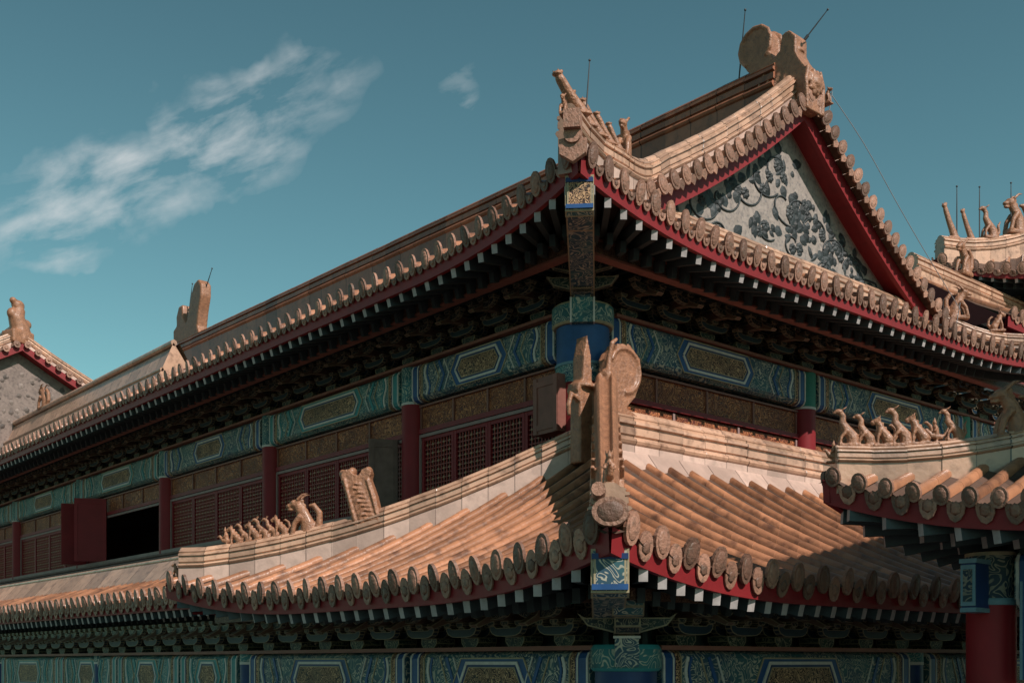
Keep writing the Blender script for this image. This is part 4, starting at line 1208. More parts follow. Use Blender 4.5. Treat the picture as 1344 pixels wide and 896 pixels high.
slShade = Slope(9.4, 7.6, 4.62, 0.44, 0.0, False, False, U=0)  # unseen tall roof and ridge, added to throw shade on the porch slope
tiled_slope(pav, slShade, FL(12.35, 5.3), spacing=0.45, rt=0.11)
mb = MB()
mb.add([(12.4, -4.1, 4.40), (12.4, 5.3, 4.40), (19.95, 5.3, 7.75), (19.95, -4.1, 7.75)], [(0, 1, 2, 3)], 0)
mb.add([(12.4, 5.3, 4.40), (19.95, 5.3, 7.75), (19.95, 5.3, 8.05), (12.4, 5.3, 4.66)], [(0, 1, 2, 3)], 1)
mb.add([(19.95, 5.3, 8.1), (19.95, -4.1, 8.1), (27.5, -4.1, 4.6), (27.5, 5.3, 4.6)], [(0, 1, 2, 3)], 2)
mb.add([(16.5, 5.25, 6.2), (19.95, 5.25, 7.7), (23.4, 5.25, 6.2), (23.4, 5.25, 4.3), (16.5, 5.25, 4.3)], [(0, 1, 2, 3, 4)], 1)
mb.box((20, 0.5, -0.9), (6.8, 9.0, 10.4), 1)
obj('shade_roof_frame', mb, pav, None, [MT['soffit'], MT['darkred'], MT['pan']])
ridge('main_ridge', pav, [(19.95, 5.4 - i * 0.8, 8.1) for i in range(12)], 0.4, 0.6, 0.3)

tk = cam2w(15.4, 40.0)
tow, TM, tsl, tpaths = pavilion('corner_tower', 'distant roofed tower with upturned eave behind the right end of the big roof', tk, -26 + YAW, 11.0, 13.45, 0.46, 0.045, 0.80, 4.0, 0.4, 0.5, 2.3, -6.2, hz=0.5, hh=0.72, disc=(0.17, 0.22), cap=60)
mb = MB()
mb.box((6.5, 6.5, 3.1), (6.6, 6.6, 19.2), 0); mb.box((6.5, 6.5, 12.2), (7.0, 7.0, 0.9), 1)
obj('storey_wall', mb, tow, TM, [MT['wall'], MT['scroll_blue']])
BRK3 = BRK
for i in range(6):
    link(bpy.data.objects.new('bracket_set', BRK3), tow, TM @ Matrix.Translation((3.4 + i * 1.3, 3.0, 12.6)) @ Matrix.Diagonal((1.3, 1.2, 1.1, 1)))
    link(bpy.data.objects.new('bracket_set', BRK3), tow, TM @ Matrix.Translation((3.0, 3.4 + i * 1.3, 12.6)) @ Matrix.Rotation(R(-90), 4, 'Z') @ Matrix.Diagonal((1.3, 1.2, 1.1, 1)))

rear = thing('tiled_hall', 'tiled roof ridge joining the big roof and the distant tower at the right edge', 'building', (38, 18, -6.2))
slC = Slope(16, 3.2, 10.35, 0.5, 0.03, False, False, U=0)
tiled_slope(rear, slC, FR(33.0, 15.8), spacing=0.5, rt=0.12, disc=(0.15, 0.2), fas=0.4)
ridge('main_ridge', rear, [(33.0 + i * 0.8, 19.0, 12.15) for i in range(21)], 0.5, 0.8, 0.4, mats=('ridge', 'ridge'))
mb = MB(); mb.box((41, 18.6, 1.9), (15.6, 4.0, 16.2), 0); mb.box((41, 16.2, 10.02), (15.8, 0.2, 0.3), 1)
mb.add([(33.0, 15.9, 10.2), (33.0, 21, 10.2), (33.0, 19.0, 12.3)], [(0, 1, 2)], 0)
obj('storey_wall', mb, rear, None, [MT['wall'], MT['red']])

# ================================================================== FAR LEFT HALL (gable end)
fl = thing('gable_hall', 'distant tiled hall with grey stone gable at the left edge', 'building', (18, 62, -6.2))
fx, fy = 17.6, 57.5
fprof = lambda d: 15.4 - 0.60 * d + 0.02 * d * d


def frk(x): return fprof(abs(x - fx))


mb = MB()
fxs = [fx - 9 + i * 0.5 for i in range(37)]
for i in range(36):
    xa, xb = fxs[i], fxs[i + 1]
    mb.add([(xa, fy, 9), (xb, fy, 9), (xb, fy, frk(xb) - 0.25), (xa, fy, frk(xa) - 0.25)], [(0, 1, 2, 3)], 0, False, 0.5)
mbl = MB()
for q in range(240):
    x = fx + rl.uniform(-6, 3); z = rl.uniform(10.5, 15)
    if z < frk(x) - 0.7: leaf(mbl, x, z, rl.uniform(0, 6.28), rl.uniform(0.15, 0.32), rl.uniform(0.12, 0.22), fy - 0.01)
gp = obj('gable_panel', mb, fl, None, [MT['far_gable']])
obj('carved_relief', mbl, gp, None, [MT['relief_grey']])
mb = MB(); em = MB()
x = fx - 8.8
while x < fx + 8.8:
    z = frk(x); va = rnd.random(); slope = (frk(x + 0.05) - frk(x - 0.05)) / 0.1
    T = Matrix.Translation((x, fy - 0.75, z + 0.05)) @ Matrix.Rotation(-math.atan(slope), 4, 'Y')
    ring = [(0.15 * math.cos(PI * (1 - j / 6)), 0, 0.17 * math.sin(PI * (1 - j / 6))) for j in range(7)]
    mb.add(ring + [(a, 0.9, b) for a, _, b in ring], [(j, j + 1, 7 + j + 1, 7 + j) for j in range(6)], 0, True, va, T)
    em.prism(disc_outline(0.16, 0.18, 10), 'y', -0.03, 0.02, 0, M=T, var=va)
    em.ball((0, -0.03, 0), (0.08, 0.04, 0.09), 6, 0, va, T)
    x += 0.5
for f_, m_, sm_, va_ in zip(em.f, em.m, em.sm, em.va): mb.f.append(tuple(k + len(mb.v) for k in f_)); mb.m.append(1); mb.sm.append(sm_); mb.va.append(va_)
mb.v += em.v
obj('verge_tiles', mb, fl, None, [MT['tile'], MT['tile_end']])
mb = MB()
for i in range(36):
    xa, xb = fxs[i], fxs[i + 1]; P = []
    for xx in (xa, xb): P += [(xx, fy - 0.6, frk(xx) - 0.02), (xx, fy - 0.6, frk(xx) - 0.35), (xx, fy - 0.01, frk(xx) - 0.35), (xx, fy - 0.01, frk(xx) - 0.02)]
    mb.add(P, [(0, 1, 5, 4), (1, 2, 6, 5), (2, 3, 7, 6), (3, 0, 4, 7)], 0, False, 0.5)
obj('barge_board', mb, fl, None, [MT['red']], recalc=True)
for s_ in (-1, 1):
    ridge('rake_ridge', fl, smooth_path([(fx + s_ * (0.1 + i * 0.7), fy - 0.05, frk(fx + s_ * (0.1 + i * 0.7)) + 0.05) for i in range(13)], 0.5), 0.5, 0.7, 0.3)
ridge('main_ridge', fl, [(fx, fy + 0.3 + i * 1.0, 15.5) for i in range(18)], 0.6, 1.0, 0.4)
for s_ in (-1, 1):
    mb = MB()
    for k in range(44):
        y = fy + 0.2 + k * 0.42; v = rnd.random()
        for i in range(9):
            xa, xb = fx + s_ * i, fx + s_ * (i + 1)
            ring = [(0.13 * math.cos(PI * (1 - j / 5)), 0.15 * math.sin(PI * (1 - j / 5))) for j in range(6)]
            mb.add([(xa, y + a, frk(xa) + b) for a, b in ring] + [(xb, y + a, frk(xb) + b) for a, b in ring], [(j, j + 1, 7 + j, 6 + j) if s_ > 0 else (j + 1, j, 6 + j, 7 + j) for j in range(5)], 0, True)
            mb.add([(xa, y - 0.21, frk(xa)), (xa, y + 0.21, frk(xa)), (xb, y + 0.21, frk(xb)), (xb, y - 0.21, frk(xb))], [(0, 1, 2, 3)], 1)
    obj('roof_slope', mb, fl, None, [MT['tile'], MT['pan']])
mb = MB(); mb.box((fx, fy + 9.5, 2.4), (15, 18, 17.2), 0)
obj('storey_wall', mb, fl, None, [MT['wall']])
# ================================================================== ORNAMENTS ON THE RIDGES (each a thing of its own)
def organic(name, mb, vox, smooth_it=3, m='orn'):
    """fuse overlapping lumps into one carved-looking skin"""
    me = mb.mesh(name + '_raw', [MT[m]])
    o = bpy.data.objects.new(name + '_raw', me); COL.objects.link(o)
    md = o.modifiers.new('fuse', 'REMESH'); md.mode = 'VOXEL'; md.voxel_size = vox; md.use_smooth_shade = True
    ms = o.modifiers.new('soft', 'SMOOTH'); ms.iterations = smooth_it; ms.factor = 0.5
    bpy.context.view_layer.update()
    ev = o.evaluated_get(bpy.context.evaluated_depsgraph_get())
    out = bpy.data.meshes.new_from_object(ev); out.name = name
    bpy.data.objects.remove(o); bpy.data.meshes.remove(me)
    out.materials.clear(); out.materials.append(MT[m])
    if 'var' not in out.attributes:
        a = out.attributes.new('var', 'FLOAT', 'FACE'); a.data.foreach_set('value', [0.5] * len(out.polygons))
    return out


def beast_sitting():
    mb = MB()
    mb.box((0, 0, 0.02), (0.42, 0.20, 0.06))
    for s_ in (-1, 1):
        mb.ball((-0.09, s_ * 0.055, 0.13), (0.10, 0.06, 0.11))
        mb.tube([(0.07, s_ * 0.05, 0.32), (0.12, s_ * 0.055, 0.18), (0.13, s_ * 0.055, 0.03)], [0.045, 0.034, 0.03], 8)
        mb.ball((0.155, s_ * 0.055, 0.05), (0.045, 0.03, 0.025), 8)
        mb.tube([(0.10, s_ * 0.04, 0.52), (0.06, s_ * 0.06, 0.60)], [0.025, 0.01], 6)
    mb.tube([(-0.10, 0, 0.12), (-0.03, 0, 0.23), (0.05, 0, 0.34), (0.08, 0, 0.45)], [0.11, 0.10, 0.085, 0.06], 10)
    mb.ball((0.12, 0, 0.49), (0.085, 0.06, 0.062)); mb.ball((0.20, 0, 0.475), (0.05, 0.04, 0.035)); mb.ball((0.19, 0, 0.43), (0.04, 0.03, 0.018))
    mb.tube([(-0.17, 0, 0.08), (-0.25, 0, 0.2), (-0.23, 0, 0.34), (-0.15, 0, 0.42), (-0.11, 0, 0.40)], [0.04, 0.04, 0.036, 0.03, 0.018], 8)
    for k in range(4): mb.ball((-0.10 + 0.055 * k, 0, 0.27 + 0.085 * k), (0.035, 0.03, 0.04), 6)
    return organic('seated_beast', mb, 0.014, 2)


def beast_curl():
    mb = MB()
    mb.box((0, 0, 0.02), (0.34, 0.18, 0.06))
    mb.tube([(-0.10, 0, 0.04), (-0.08, 0, 0.18), (0.02, 0, 0.30), (0.10, 0, 0.42), (0.09, 0, 0.53), (0.14, 0, 0.60)], [0.12, 0.105, 0.085, 0.065, 0.055, 0.05], 10, flat=0.75)
    mb.ball((0.17, 0, 0.61), (0.075, 0.05, 0.05)); mb.ball((0.24, 0, 0.585), (0.04, 0.03, 0.025))
    mb.tube([(0.10, 0.04, 0.64), (0.03, 0.05, 0.70)], [0.022, 0.008], 6); mb.tube([(0.10, -0.04, 0.64), (0.03, -0.05, 0.70)], [0.022, 0.008], 6)
    for s_ in (-1, 1): mb.tube([(0.03, s_ * 0.05, 0.28), (0.13, s_ * 0.05, 0.16), (0.15, s_ * 0.05, 0.03)], [0.04, 0.03, 0.03], 8)
    mb.tube([(-0.15, 0, 0.06), (-0.24, 0, 0.16), (-0.22, 0, 0.30), (-0.28, 0, 0.40)], [0.045, 0.035, 0.03, 0.012], 8)
    return organic('curling_beast', mb, 0.015, 2)


def beast_rider():
    mb = MB()
    mb.box((0, 0, 0.02), (0.44, 0.18, 0.06))
    mb.tube([(-0.16, 0, 0.15), (0.0, 0, 0.17), (0.13, 0, 0.22), (0.20, 0, 0.33)], [0.07, 0.09, 0.075, 0.05], 10)
    mb.ball((0.23, 0, 0.36), (0.06, 0.04, 0.045)); mb.tube([(0.27, 0, 0.36), (0.34, 0, 0.33)], [0.03, 0.008], 6)
    mb.tube([(-0.18, 0, 0.17), (-0.28, 0, 0.30), (-0.36, 0, 0.46)], [0.06, 0.05, 0.015], 8, flat=0.6)
    for s_ in (-1, 1): mb.tube([(0.0, s_ * 0.05, 0.14), (0.02, s_ * 0.05, 0.03)], [0.035, 0.03], 6)
    mb.tube([(0.0, 0, 0.2), (0.0, 0, 0.38), (0.01, 0, 0.46)], [0.085, 0.075, 0.05], 10); mb.ball((0.015, 0, 0.53), (0.055, 0.052, 0.065)); mb.tube([(0.01, 0, 0.57), (0.0, 0, 0.66)], [0.035, 0.01], 8)
    for s_ in (-1, 1): mb.tube([(0.0, s_ * 0.08, 0.40), (0.06, s_ * 0.10, 0.31), (0.11, s_ * 0.04, 0.30)], [0.032, 0.026, 0.022], 6)
    return organic('rider_figure', mb, 0.014, 2)


def beast_post():
    """tall leaning slab with a curled, tufted head"""
    mb = MB()
    mb.box((-0.05, 0, 0.03), (0.42, 0.22, 0.08))
    mb.tube([(-0.16, 0, 0.02), (-0.06, 0, 0.25), (0.08, 0, 0.55), (0.20, 0, 0.86), (0.24, 0, 1.0)], [0.14, 0.115, 0.095, 0.085, 0.06], 10, flat=0.8)
    mb.ball((0.26, 0, 1.0), (0.09, 0.07, 0.07)); mb.ball((0.20, 0, 1.06), (0.05, 0.05, 0.05))
    for k in range(4): mb.tube([(0.20 + 0.03 * k, 0.03 * (-1) ** k, 1.04), (0.19 + 0.04 * k, 0.03 * (-1) ** k, 1.12)], [0.02, 0.008], 6)
    mb.tube([(-0.24, 0, 0.03), (-0.13, 0, 0.22), (0.0, 0, 0.46), (0.1, 0, 0.70)], [0.06, 0.05, 0.04, 0.02], 8)
    return organic('leaning_beast', mb, 0.018, 2)


def beast_big():
    """large horned beast head rearing up at the end of a row"""
    mb = MB()
    mb.box((0, 0, 0.03), (0.5, 0.26, 0.1))
    mb.tube([(-0.12, 0, 0.05), (-0.10, 0, 0.30), (0.0, 0, 0.52), (0.10, 0, 0.66)], [0.17, 0.15, 0.12, 0.10], 12, flat=0.75)
    mb.ball((0.15, 0, 0.70), (0.13, 0.095, 0.095)); mb.ball((0.27, 0, 0.66), (0.08, 0.065, 0.05)); mb.ball((0.25, 0, 0.585), (0.08, 0.05, 0.03))
    for s_ in (-1, 1):
        mb.tube([(0.10, s_ * 0.07, 0.77), (-0.02, s_ * 0.09, 0.88), (-0.14, s_ * 0.08, 0.90)], [0.035, 0.028, 0.01], 8)
        mb.ball((0.20, s_ * 0.075, 0.74), (0.03, 0.02, 0.025), 6)
        mb.tube([(0.02, s_ * 0.10, 0.45), (0.15, s_ * 0.10, 0.28), (0.20, s_ * 0.10, 0.06)], [0.07, 0.055, 0.05], 8)
    mb.tube([(-0.20, 0, 0.10), (-0.34, 0, 0.28), (-0.34, 0, 0.52), (-0.22, 0, 0.68), (-0.12, 0, 0.66)], [0.07, 0.075, 0.07, 0.055, 0.03], 10)
    for k in range(5): mb.ball((-0.15 + 0.04 * k, 0, 0.36 + 0.10 * k), (0.05, 0.05, 0.055), 6)
    return organic('horned_beast', mb, 0.019, 2)


B_SIT, B_CURL, B_RIDE, B_POST, B_BIG = beast_sitting(), beast_curl(), beast_rider(), beast_post(), beast_big()


def stand(name, me, p, ang, size, label, cat='roof figure', group=None, lean=0.0, cs=None):
    p = Vector(p)
    M = Matrix.Translation(p) @ Matrix.Rotation(R(ang), 4, 'Z') @ Matrix.Rotation(R(lean), 4, 'Y') @ (Matrix.Diagonal((size, size, size, 1)) if cs is None else Matrix.Diagonal((*[size * q for q in cs], 1)))
    o = obj(name, me, None, M)
    return tag(o, label, cat, group)


def at_len(path, s):
    """point at arc length s from the END of the path, and the heading towards the end"""
    P = list(path)[::-1]; acc = 0
    for i in range(len(P) - 1):
        d = (P[i + 1] - P[i]).length
        if acc + d >= s:
            t = (s - acc) / d; q = P[i] + (P[i + 1] - P[i]) * t; h = P[i] - P[i + 1]
            return q, math.degrees(math.atan2(h.y, h.x)), math.degrees(math.atan2(h.z, math.hypot(h.x, h.y)))
        acc += d
    return P[-1], 0, 0


# --- far hip ridge of the lower roof: seven small beasts, a horned beast, then a tall carved plate
words = ['first small roof beast from the outer tip of the lower left ridge', 'second small roof beast from the outer tip of the lower left ridge', 'third small roof beast from the outer tip of the lower left ridge', 'middle one of seven small roof beasts on the lower left ridge',
         'fifth small roof beast from the outer tip of the lower left ridge', 'sixth small roof beast, second from the horned beast on the lower left ridge', 'seventh small roof beast, right in front of the horned beast on the lower left ridge']
for i in range(7):
    q, a, l = at_len(hipA, 0.82 + i * 0.165)
    stand('roof_beast', (B_RIDE, B_SIT, B_CURL, B_SIT, B_CURL, B_CURL, B_SIT)[i], q + Vector((0, 0, 0.50)), a, (0.52, 0.60, 0.56, 0.62, 0.62, 0.58, 0.66)[i], words[i], group='small beasts on the lower left ridge', lean=-l)
q, a, l = at_len(hipA, 2.18)
stand('roof_beast', B_BIG, q + Vector((0, 0, 0.38)), a, 0.86, 'horned tan beast closing the row of small figures on the lower left ridge', lean=0)
# tall carved plate
mb = MB()
o = [(-0.26, 0), (0.22, 0), (0.30, 0.55), (0.36, 0.86), (0.31, 0.97), (0.20, 0.98), (0.13, 0.88), (0.05, 0.86), (-0.01, 0.95), (-0.10, 0.98), (-0.17, 0.90), (-0.13, 0.80), (-0.20, 0.5)]
mb.prism(o, 'y', -0.15, 0.15)
for (bx, bz) in ((0.33, 0.93), (0.17, 0.95), (-0.10, 0.93)): mb.ball((bx, 0, bz), (0.075, 0.13, 0.08))
for s_ in (-1, 1):
    for k in range(9):
        t = k / 8; mb.tube([(-0.16 + 0.20 * t, s_ * 0.15, 0.10 + 0.6 * t), (0.02 + 0.12 * t + 0.04 * math.sin(k * 2), s_ * 0.165, 0.13 + 0.6 * t), (0.10 + 0.14 * t, s_ * 0.15, 0.05 + 0.62 * t)], 0.022, 6)
    mb.tube([(-0.20, s_ * 0.15, 0.05), (-0.15, s_ * 0.16, 0.45), (-0.08, s_ * 0.155, 0.78)], 0.025, 6); mb.tube([(0.18, s_ * 0.15, 0.05), (0.25, s_ * 0.16, 0.5), (0.30, s_ * 0.155, 0.82)], 0.025, 6)
PLATE = organic('carved_plate', mb, 0.015, 1)
q, a, l = at_len(hipA, 3.38)
stand('carved_ridge_plate', PLATE, q + Vector((0, 0, 0.26)), a, 1.04, 'tall carved plate with three lobes leaning on the lower left ridge', 'roof ornament', lean=6)
q, a, l = at_len(hipA, 0.05)
stand('roof_beast', B_SIT, q + Vector((-0.1, 0.1, 0.02)), a, 0.42, 'tiny beast at the outer left corner of the lower porch eave', lean=0)
# --- near hip ridge of the lower roof
q, a, l = at_len(hipB, 1.0); stand('roof_beast', B_SIT, q + Vector((0, 0, 0.44)), a, 0.72, 'upper one of two small dark figures on the ridge below the big lower dragon')
q, a, l = at_len(hipB, 0.45); stand('roof_beast', B_RIDE, q + Vector((0, 0, 0.44)), a, 0.62, 'lower one of two small figures, just above the round corner tile end')


# --- dragon ornaments
def dragon(name, label, outline, axis, c, th, spiral=None, rosette=None, vox=0.035, extra=None):
    mb = MB()
    mb.prism(outline, axis, c - th, c + th)
    if spiral:
        (sx, sz, r0, r1, turns) = spiral
        for s_ in (-1, 1):
            pts = []
            for k in range(28):
                t = k / 27; rr = r0 + (r1 - r0) * t; aa = 2 * PI * turns * t + 0.6
                u, w_ = sx + rr * math.cos(aa), sz + rr * math.sin(aa)
                pts.append((c + s_ * th, u, w_) if axis == 'x' else (u, c + s_ * th, w_))
            mb.tube(pts, [0.05 - 0.02 * k / 27 for k in range(28)], 8)
    if extra: extra(mb)
    me = organic(name, mb, vox, 2)
    o = obj(name, me)
    return tag(o, label, 'roof ornament')


oU = [(13.48, 11.23), (13.51, 12.05), (13.73, 12.37), (13.8, 12.52), (13.8, 12.85), (13.96, 13.02), (14.13, 12.99), (14.19, 12.68), (14.35, 12.58), (14.45, 12.8), (14.47, 13.15), (14.6, 13.36), (14.8, 13.46), (15.02, 13.38), (15.16, 13.17), (15.18, 12.91), (15.04, 12.6), (14.85, 12.39), (15.0, 12.1), (15.2, 11.23)]  # peak and far-left dragon outlines: image pixels, rescaled about the camera onto ridge plane


def exU(mb):
    mb.tube([(RX, 13.46, 11.80), (RX, 13.40, 11.80)], [0.22, 0.19], 16); mb.ball((RX, 13.41, 11.80), (0.13, 0.07, 0.13))
    for k in range(10):
        aa = k * 2 * PI / 10; mb.ball((RX + 0.21 * math.cos(aa), 13.46, 11.80 + 0.23 * math.sin(aa)), (0.055, 0.05, 0.055), 8)
    for sx in (-1, 1): mb.tube([(RX + sx * 0.26, 13.48, 11.2), (RX + sx * 0.30, 13.48, 11.8), (RX + sx * 0.20, 13.50, 12.1)], 0.05, 8)
    for s_ in (-1, 1):
        for k in range(5):
            mb.tube([(RX + s_ * 0.21, 14.04 + 0.18 * k, 11.52 + 0.1 * k), (RX + s_ * 0.245, 14.0 + 0.17 * k, 11.76 + 0.1 * k), (RX + s_ * 0.21, 13.9 + 0.16 * k, 12.0 + 0.1 * k)], 0.03, 6)
        mb.tube([(RX + s_ * 0.21, 14.81 + 0.40 * math.cos(t * 0.5), 13.02 + 0.40 * math.sin(t * 0.5)) for t in range(-2, 9)], 0.05, 8)
    mb.tube([(RX, 13.94, 12.58), (RX, 13.94, 12.64)], 0.19, 12)


d1 = dragon('dragon_finial', 'big dragon ornament with curled tail at the peak above the stone gable', oU, 'x', RX, 0.21, None, extra=exU, vox=0.022)
oL = [(44.14, 11.91), (43.9, 12.78), (43.95, 13.46), (43.61, 13.6), (43.66, 13.94), (43.42, 14.33), (43.08, 14.35), (43.0, 13.84), (42.71, 13.5), (42.52, 13.94), (42.32, 14.47), (42.01, 14.89), (41.63, 15.0), (41.36, 14.76), (41.36, 14.33), (41.58, 13.75), (41.72, 13.17), (41.43, 12.68), (41.24, 11.91)]
d2 = dragon('dragon_finial', 'dragon ornament with raised tail at the far left end of the main ridge', oL, 'x', RX, 0.22, None, vox=0.05)
oC = [(13.02, 3.3), (13.02, 4.35), (12.95, 4.5), (12.98, 4.62), (13.08, 4.68), (13.10, 5.1), (13.18, 5.42), (13.27, 5.1), (13.29, 4.68), (13.45, 4.56), (13.66, 4.76), (13.72, 5.12), (13.90, 5.42), (14.18, 5.47), (14.46, 5.26), (14.50, 4.90), (14.34, 4.56), (14.12, 4.36), (14.5, 4.22), (14.7, 3.3)]


def exC(mb):
    mb.tube([(13.18, 13.57, 4.55), (13.18, 13.57, 4.62)], 0.24, 12)
    for k in range(6): mb.ball((13.50 + 0.07 * math.sin(k * 1.7), 13.40, 4.05 + 0.16 * k), (0.09, 0.09, 0.08), 8)
    for s_ in (-1, 1): mb.tube([(14.08 + 0.36 * math.cos(t * 0.4), 13.57 + s_ * 0.13, 4.99 + 0.38 * math.sin(t * 0.4)) for t in range(-4, 8)], 0.045, 8)
    # the tall body that bites the front ridge, lofted down the hip
    ring0 = None
    for k in range(15):
        t = k / 14; q = 4.95 - 3.75 * t
        H = 1.05 - 0.78 * t ** 0.8; w_ = 0.40 - 0.12 * t
        base = Vector((BX + q, BY_ + q, lprof(q) + 0.22))
        lat = Vector((0.7071, -0.7071, 0))
        pts = [base + lat * (a * w_) + Vector((0, 0, h)) for a, h in ((-0.5, 0), (0.5, 0), (0.5, H * 0.8), (0.42, H), (0.26, H + 0.07), (0.12, H - 0.03), (-0.12, H - 0.03), (-0.26, H + 0.07), (-0.42, H), (-0.5, H * 0.8))]
        n = len(pts)
        if ring0: mb.add(ring0 + pts, [(a, n + a, n + (a + 1) % n, (a + 1) % n) for a in range(n)], 0)
        else: mb.add(pts, [tuple(range(n))], 0)
        ring0 = pts
    mb.add(ring0, [tuple(range(len(ring0)))[::-1]], 0)
    for k in range(5):
        q = 1.25 + 0.2 * k
        mb.ball((BX + q, BY_ + q, lprof(q) + 0.42 + 0.05 * k), (0.10, 0.10, 0.10), 8)
    for s_ in (-1, 1):
        for k in range(7):
            q = 2.2 + 0.42 * k; lat = 0.7071 * s_ * 0.20
            mb.tube([(BX + q + lat, BY_ + q - lat, lprof(q) + 0.30), (BX + q + 0.10 + lat, BY_ + q + 0.10 - lat, lprof(q) + 0.52), (BX + q - 0.04 + lat, BY_ + q - 0.04 - lat, lprof(q) + 0.66)], 0.035, 6)
    mb.tube([(13.02, 13.5, 4.35), (12.86, 13.5, 4.42), (12.80, 13.5, 4.22), (12.82, 13.5, 4.05)], [0.055, 0.05, 0.045, 0.03], 8)
    mb.tube([(13.55, 13.35, 4.6), (13.60, 13.35, 5.1), (13.62, 13.30, 5.35), (13.74, 13.3, 5.44)], [0.07, 0.05, 0.045, 0.03], 8)


d3 = dragon('dragon_finial', 'large dragon ornament with round curled tail on the corner of the lower roof', oC, 'y', 13.57, 0.13, None, extra=exC, vox=0.02)

# --- upper hip ridge above the corner: leaning beasts
upw = ['tallest leaning figure at the outer tip of the upper corner ridge', 'second leaning figure from the outer tip of the upper corner ridge', 'middle one of five leaning figures on the upper corner ridge', 'fourth leaning figure from the outer tip of the upper corner ridge', 'shortest leaning figure, right in front of the horned beast on the upper corner ridge']
for i, (s_, sz) in enumerate(((0.22, 0.60), (0.66, 0.50), (1.15, 0.54), (1.68, 0.46), (2.2, 0.40))):
    q, a, l = at_len(HIPTOP, s_)
    stand('roof_beast', B_POST, q + Vector((0, 0, 0.60)), 172, sz, upw[i], group='leaning figures on the upper corner ridge', lean=7 - 3 * i, cs=(1.55, 2.0, 0.92))
q, a, l = at_len(HIPTOP, 2.95)
stand('roof_beast', B_BIG, q + Vector((0, 0, 0.55)), a, 0.80, 'horned beast closing the row of leaning figures on the upper corner ridge')
stand('roof_beast', B_BIG, (11.02, 11.72, 7.76), -150, 0.36, 'beast head jutting from the very tip of the upper corner eave')
stand('roof_beast', B_SIT, (20.15, 13.5, 11.5), -90, 0.62, 'small dark beast perched right beside the peak dragon, above the red barge boards')
for i, (p, sz) in enumerate((((25.9, 13.65, 8.25), 0.9), ((26.6, 13.05, 7.95), 0.85), ((27.3, 12.4, 7.8), 0.8))):
    stand('roof_beast', (B_BIG, B_SIT, B_CURL)[i], p, -45, sz, ('horned beast at the foot of the right-hand gable verge', 'seated beast next to the horned one at the right gable foot', 'curled beast on the far right hip of the big roof')[i])
stand('roof_beast', B_BIG, (36.2, 18.9, 12.95), 180, 1.35, 'large horned beast on the rear roof ridge below the distant tower')
# --- pavilion row
pw = ['upright rider figure at the outer tip of the pavilion ridge', 'second figure of the pavilion ridge row, curling upwards', 'third figure of the pavilion ridge row, seated', 'middle figure of the pavilion ridge row, curling upwards', 'fifth figure of the pavilion ridge row, seated', 'sixth figure of the pavilion ridge row, small rider', 'seventh figure, at the inner end of the pavilion ridge row']
pp = ppaths[0]
for i in range(7):
    q, a, l = at_len(pp, 0.16 + i * 0.205)
    stand('roof_beast', (B_CURL, B_CURL, B_SIT, B_CURL, B_SIT, B_RIDE, B_CURL)[i], q + Vector((0, 0, 0.31)), a, (0.66, 0.58, 0.60, 0.68, 0.62, 0.46, 0.58)[i], pw[i], group='small beasts on the near pavilion ridge', lean=-l * 0.6)
q, a, l = at_len(pp, 2.05)
stand('roof_beast', B_BIG, q + Vector((0, 0, 0.22)), a, 0.74, 'large horned beast set apart on the near pavilion ridge')
q, a, l = at_len(pp, 0.0)
stand('roof_beast', B_RIDE, q + Vector((0, 0, 0.12)), a, 0.40, 'small figure on the lip of the near pavilion corner')
# --- tower row
tw = ['tall leaning figure at the outer tip of the distant tower ridge', 'second figure of the distant tower ridge, leaning', 'third figure of the distant tower ridge, upright', 'horned beast at the inner end of the distant tower ridge row']
tp = tpaths[0]
for i, (s_, me, sz) in enumerate(((0.5, B_POST, 1.15), (1.25, B_POST, 1.0), (2.2, B_CURL, 1.75), (3.4, B_BIG, 1.6))):
    q, a, l = at_len(tp, s_)
    stand('roof_beast', me, q + Vector((0, 0, 0.70)), a, sz, tw[i], group='beasts on the distant tower ridge')
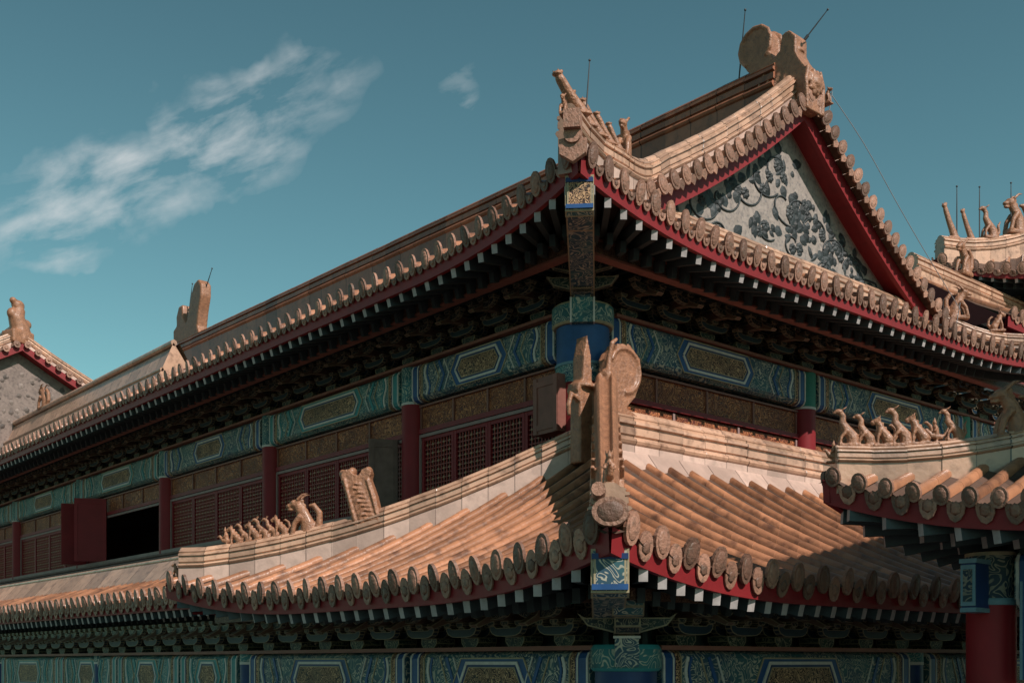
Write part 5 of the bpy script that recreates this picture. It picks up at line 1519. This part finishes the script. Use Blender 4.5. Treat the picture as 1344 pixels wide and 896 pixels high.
# --- far hall finial and the little beast on the lower end ridge
mb = MB()
mb.box((0, 0, 0.3), (1.3, 1.0, 0.7)); mb.tube([(0.2, 0, 0.2), (0.1, 0, 0.9), (-0.1, 0, 1.4), (0.1, 0, 1.9)], [0.6, 0.5, 0.42, 0.3], 10)
mb.ball((0.45, 0, 1.15), (0.35, 0.3, 0.28)); mb.ball((0.0, 0, 2.05), (0.38, 0.3, 0.3)); mb.ball((-0.35, 0, 1.55), (0.3, 0.28, 0.3)); mb.ball((0.35, 0, 0.6), (0.4, 0.35, 0.3)); mb.ball((-0.3, 0, 2.25), (0.2, 0.2, 0.18))
FINL = organic('far_finial', mb, 0.06, 2)
stand('dragon_finial', FINL, (fx, fy + 0.1, 15.5), 20, 0.92, 'lumpy dragon ornament on top of the far grey gable', 'roof ornament')
stand('roof_beast', B_BIG, (17.45, 53.4, 11.60), 100, 1.25, 'single beast on the low sloping ridge band near the left edge')


# --- lightning rods, cable
def rod(label, a, b, r=0.014):
    mb = MB(); a, b = Vector(a), Vector(b)
    mb.tube([a, a + (b - a) * 0.5, b], [r, r, r * 0.6], 6); mb.tube([a - (b - a).normalized() * 0.02, a + (b - a).normalized() * 0.08], r * 2.4, 8)
    mb.ball(tuple(b), r * 1.8, 6)
    return tag(obj('lightning_rod', mb, None, None, [MT['metal']]), label, 'lightning rod')


rod('long thin lightning rod slanting up from the main ridge left of the peak dragon', (RX, 15.45, 12.2), (19.4, 15.0, 13.85), 0.016)
rod('short lightning rod leaning right from the neck of the peak dragon', (RX, 13.70, 12.8), (19.9, 13.3, 13.3), 0.014)
q, a, l = at_len(HIPTOP, 0.72)
rod('lightning rod standing among the leaning figures of the upper corner', q + Vector((0, 0, 0.6)), q + Vector((0.05, -0.05, 1.62)), 0.012)
rod('lightning rod to the right of the far left ridge dragon', (RX, 41.5, 14.5), (RX, 40.85, 15.25), 0.02)
rod('lightning rod rising between the two horns of the far left ridge dragon', (RX, 42.9, 14.1), (RX, 42.6, 15.1), 0.02)
for i, s_ in enumerate((0.75, 1.75, 3.2)):
    q, a, l = at_len(tp, s_)
    rod(('first lightning rod on the distant tower, beside its outermost figure', 'second lightning rod on the distant tower, in the middle of the row', 'third lightning rod on the distant tower, by the horned beast')[i], q + Vector((0, 0, 0.7)), q + Vector((0, 0, 2.6)), 0.022)
mb = MB()
mb.tube(smooth_path([(20.3, 13.5, rake(20.3) + 0.75), (21.5, 13.48, rake(21.5) + 0.98), (22.9, 13.46, rake(22.9) + 0.9), (24.2, 13.45, rake(24.2) + 0.78), (25.6, 13.45, rake(25.6) + 0.6)], 0.4), 0.009, 6)
for X in (20.3, 25.6): mb.tube([(X, 13.55, rake(X) + 0.3), (X, 13.46, rake(X) + 0.78)], 0.010, 6)
tag(obj('lightning_cable', mb, None, None, [MT['cable']]), 'thin pale lightning cable stretched along the right-hand gable verge', 'cable')
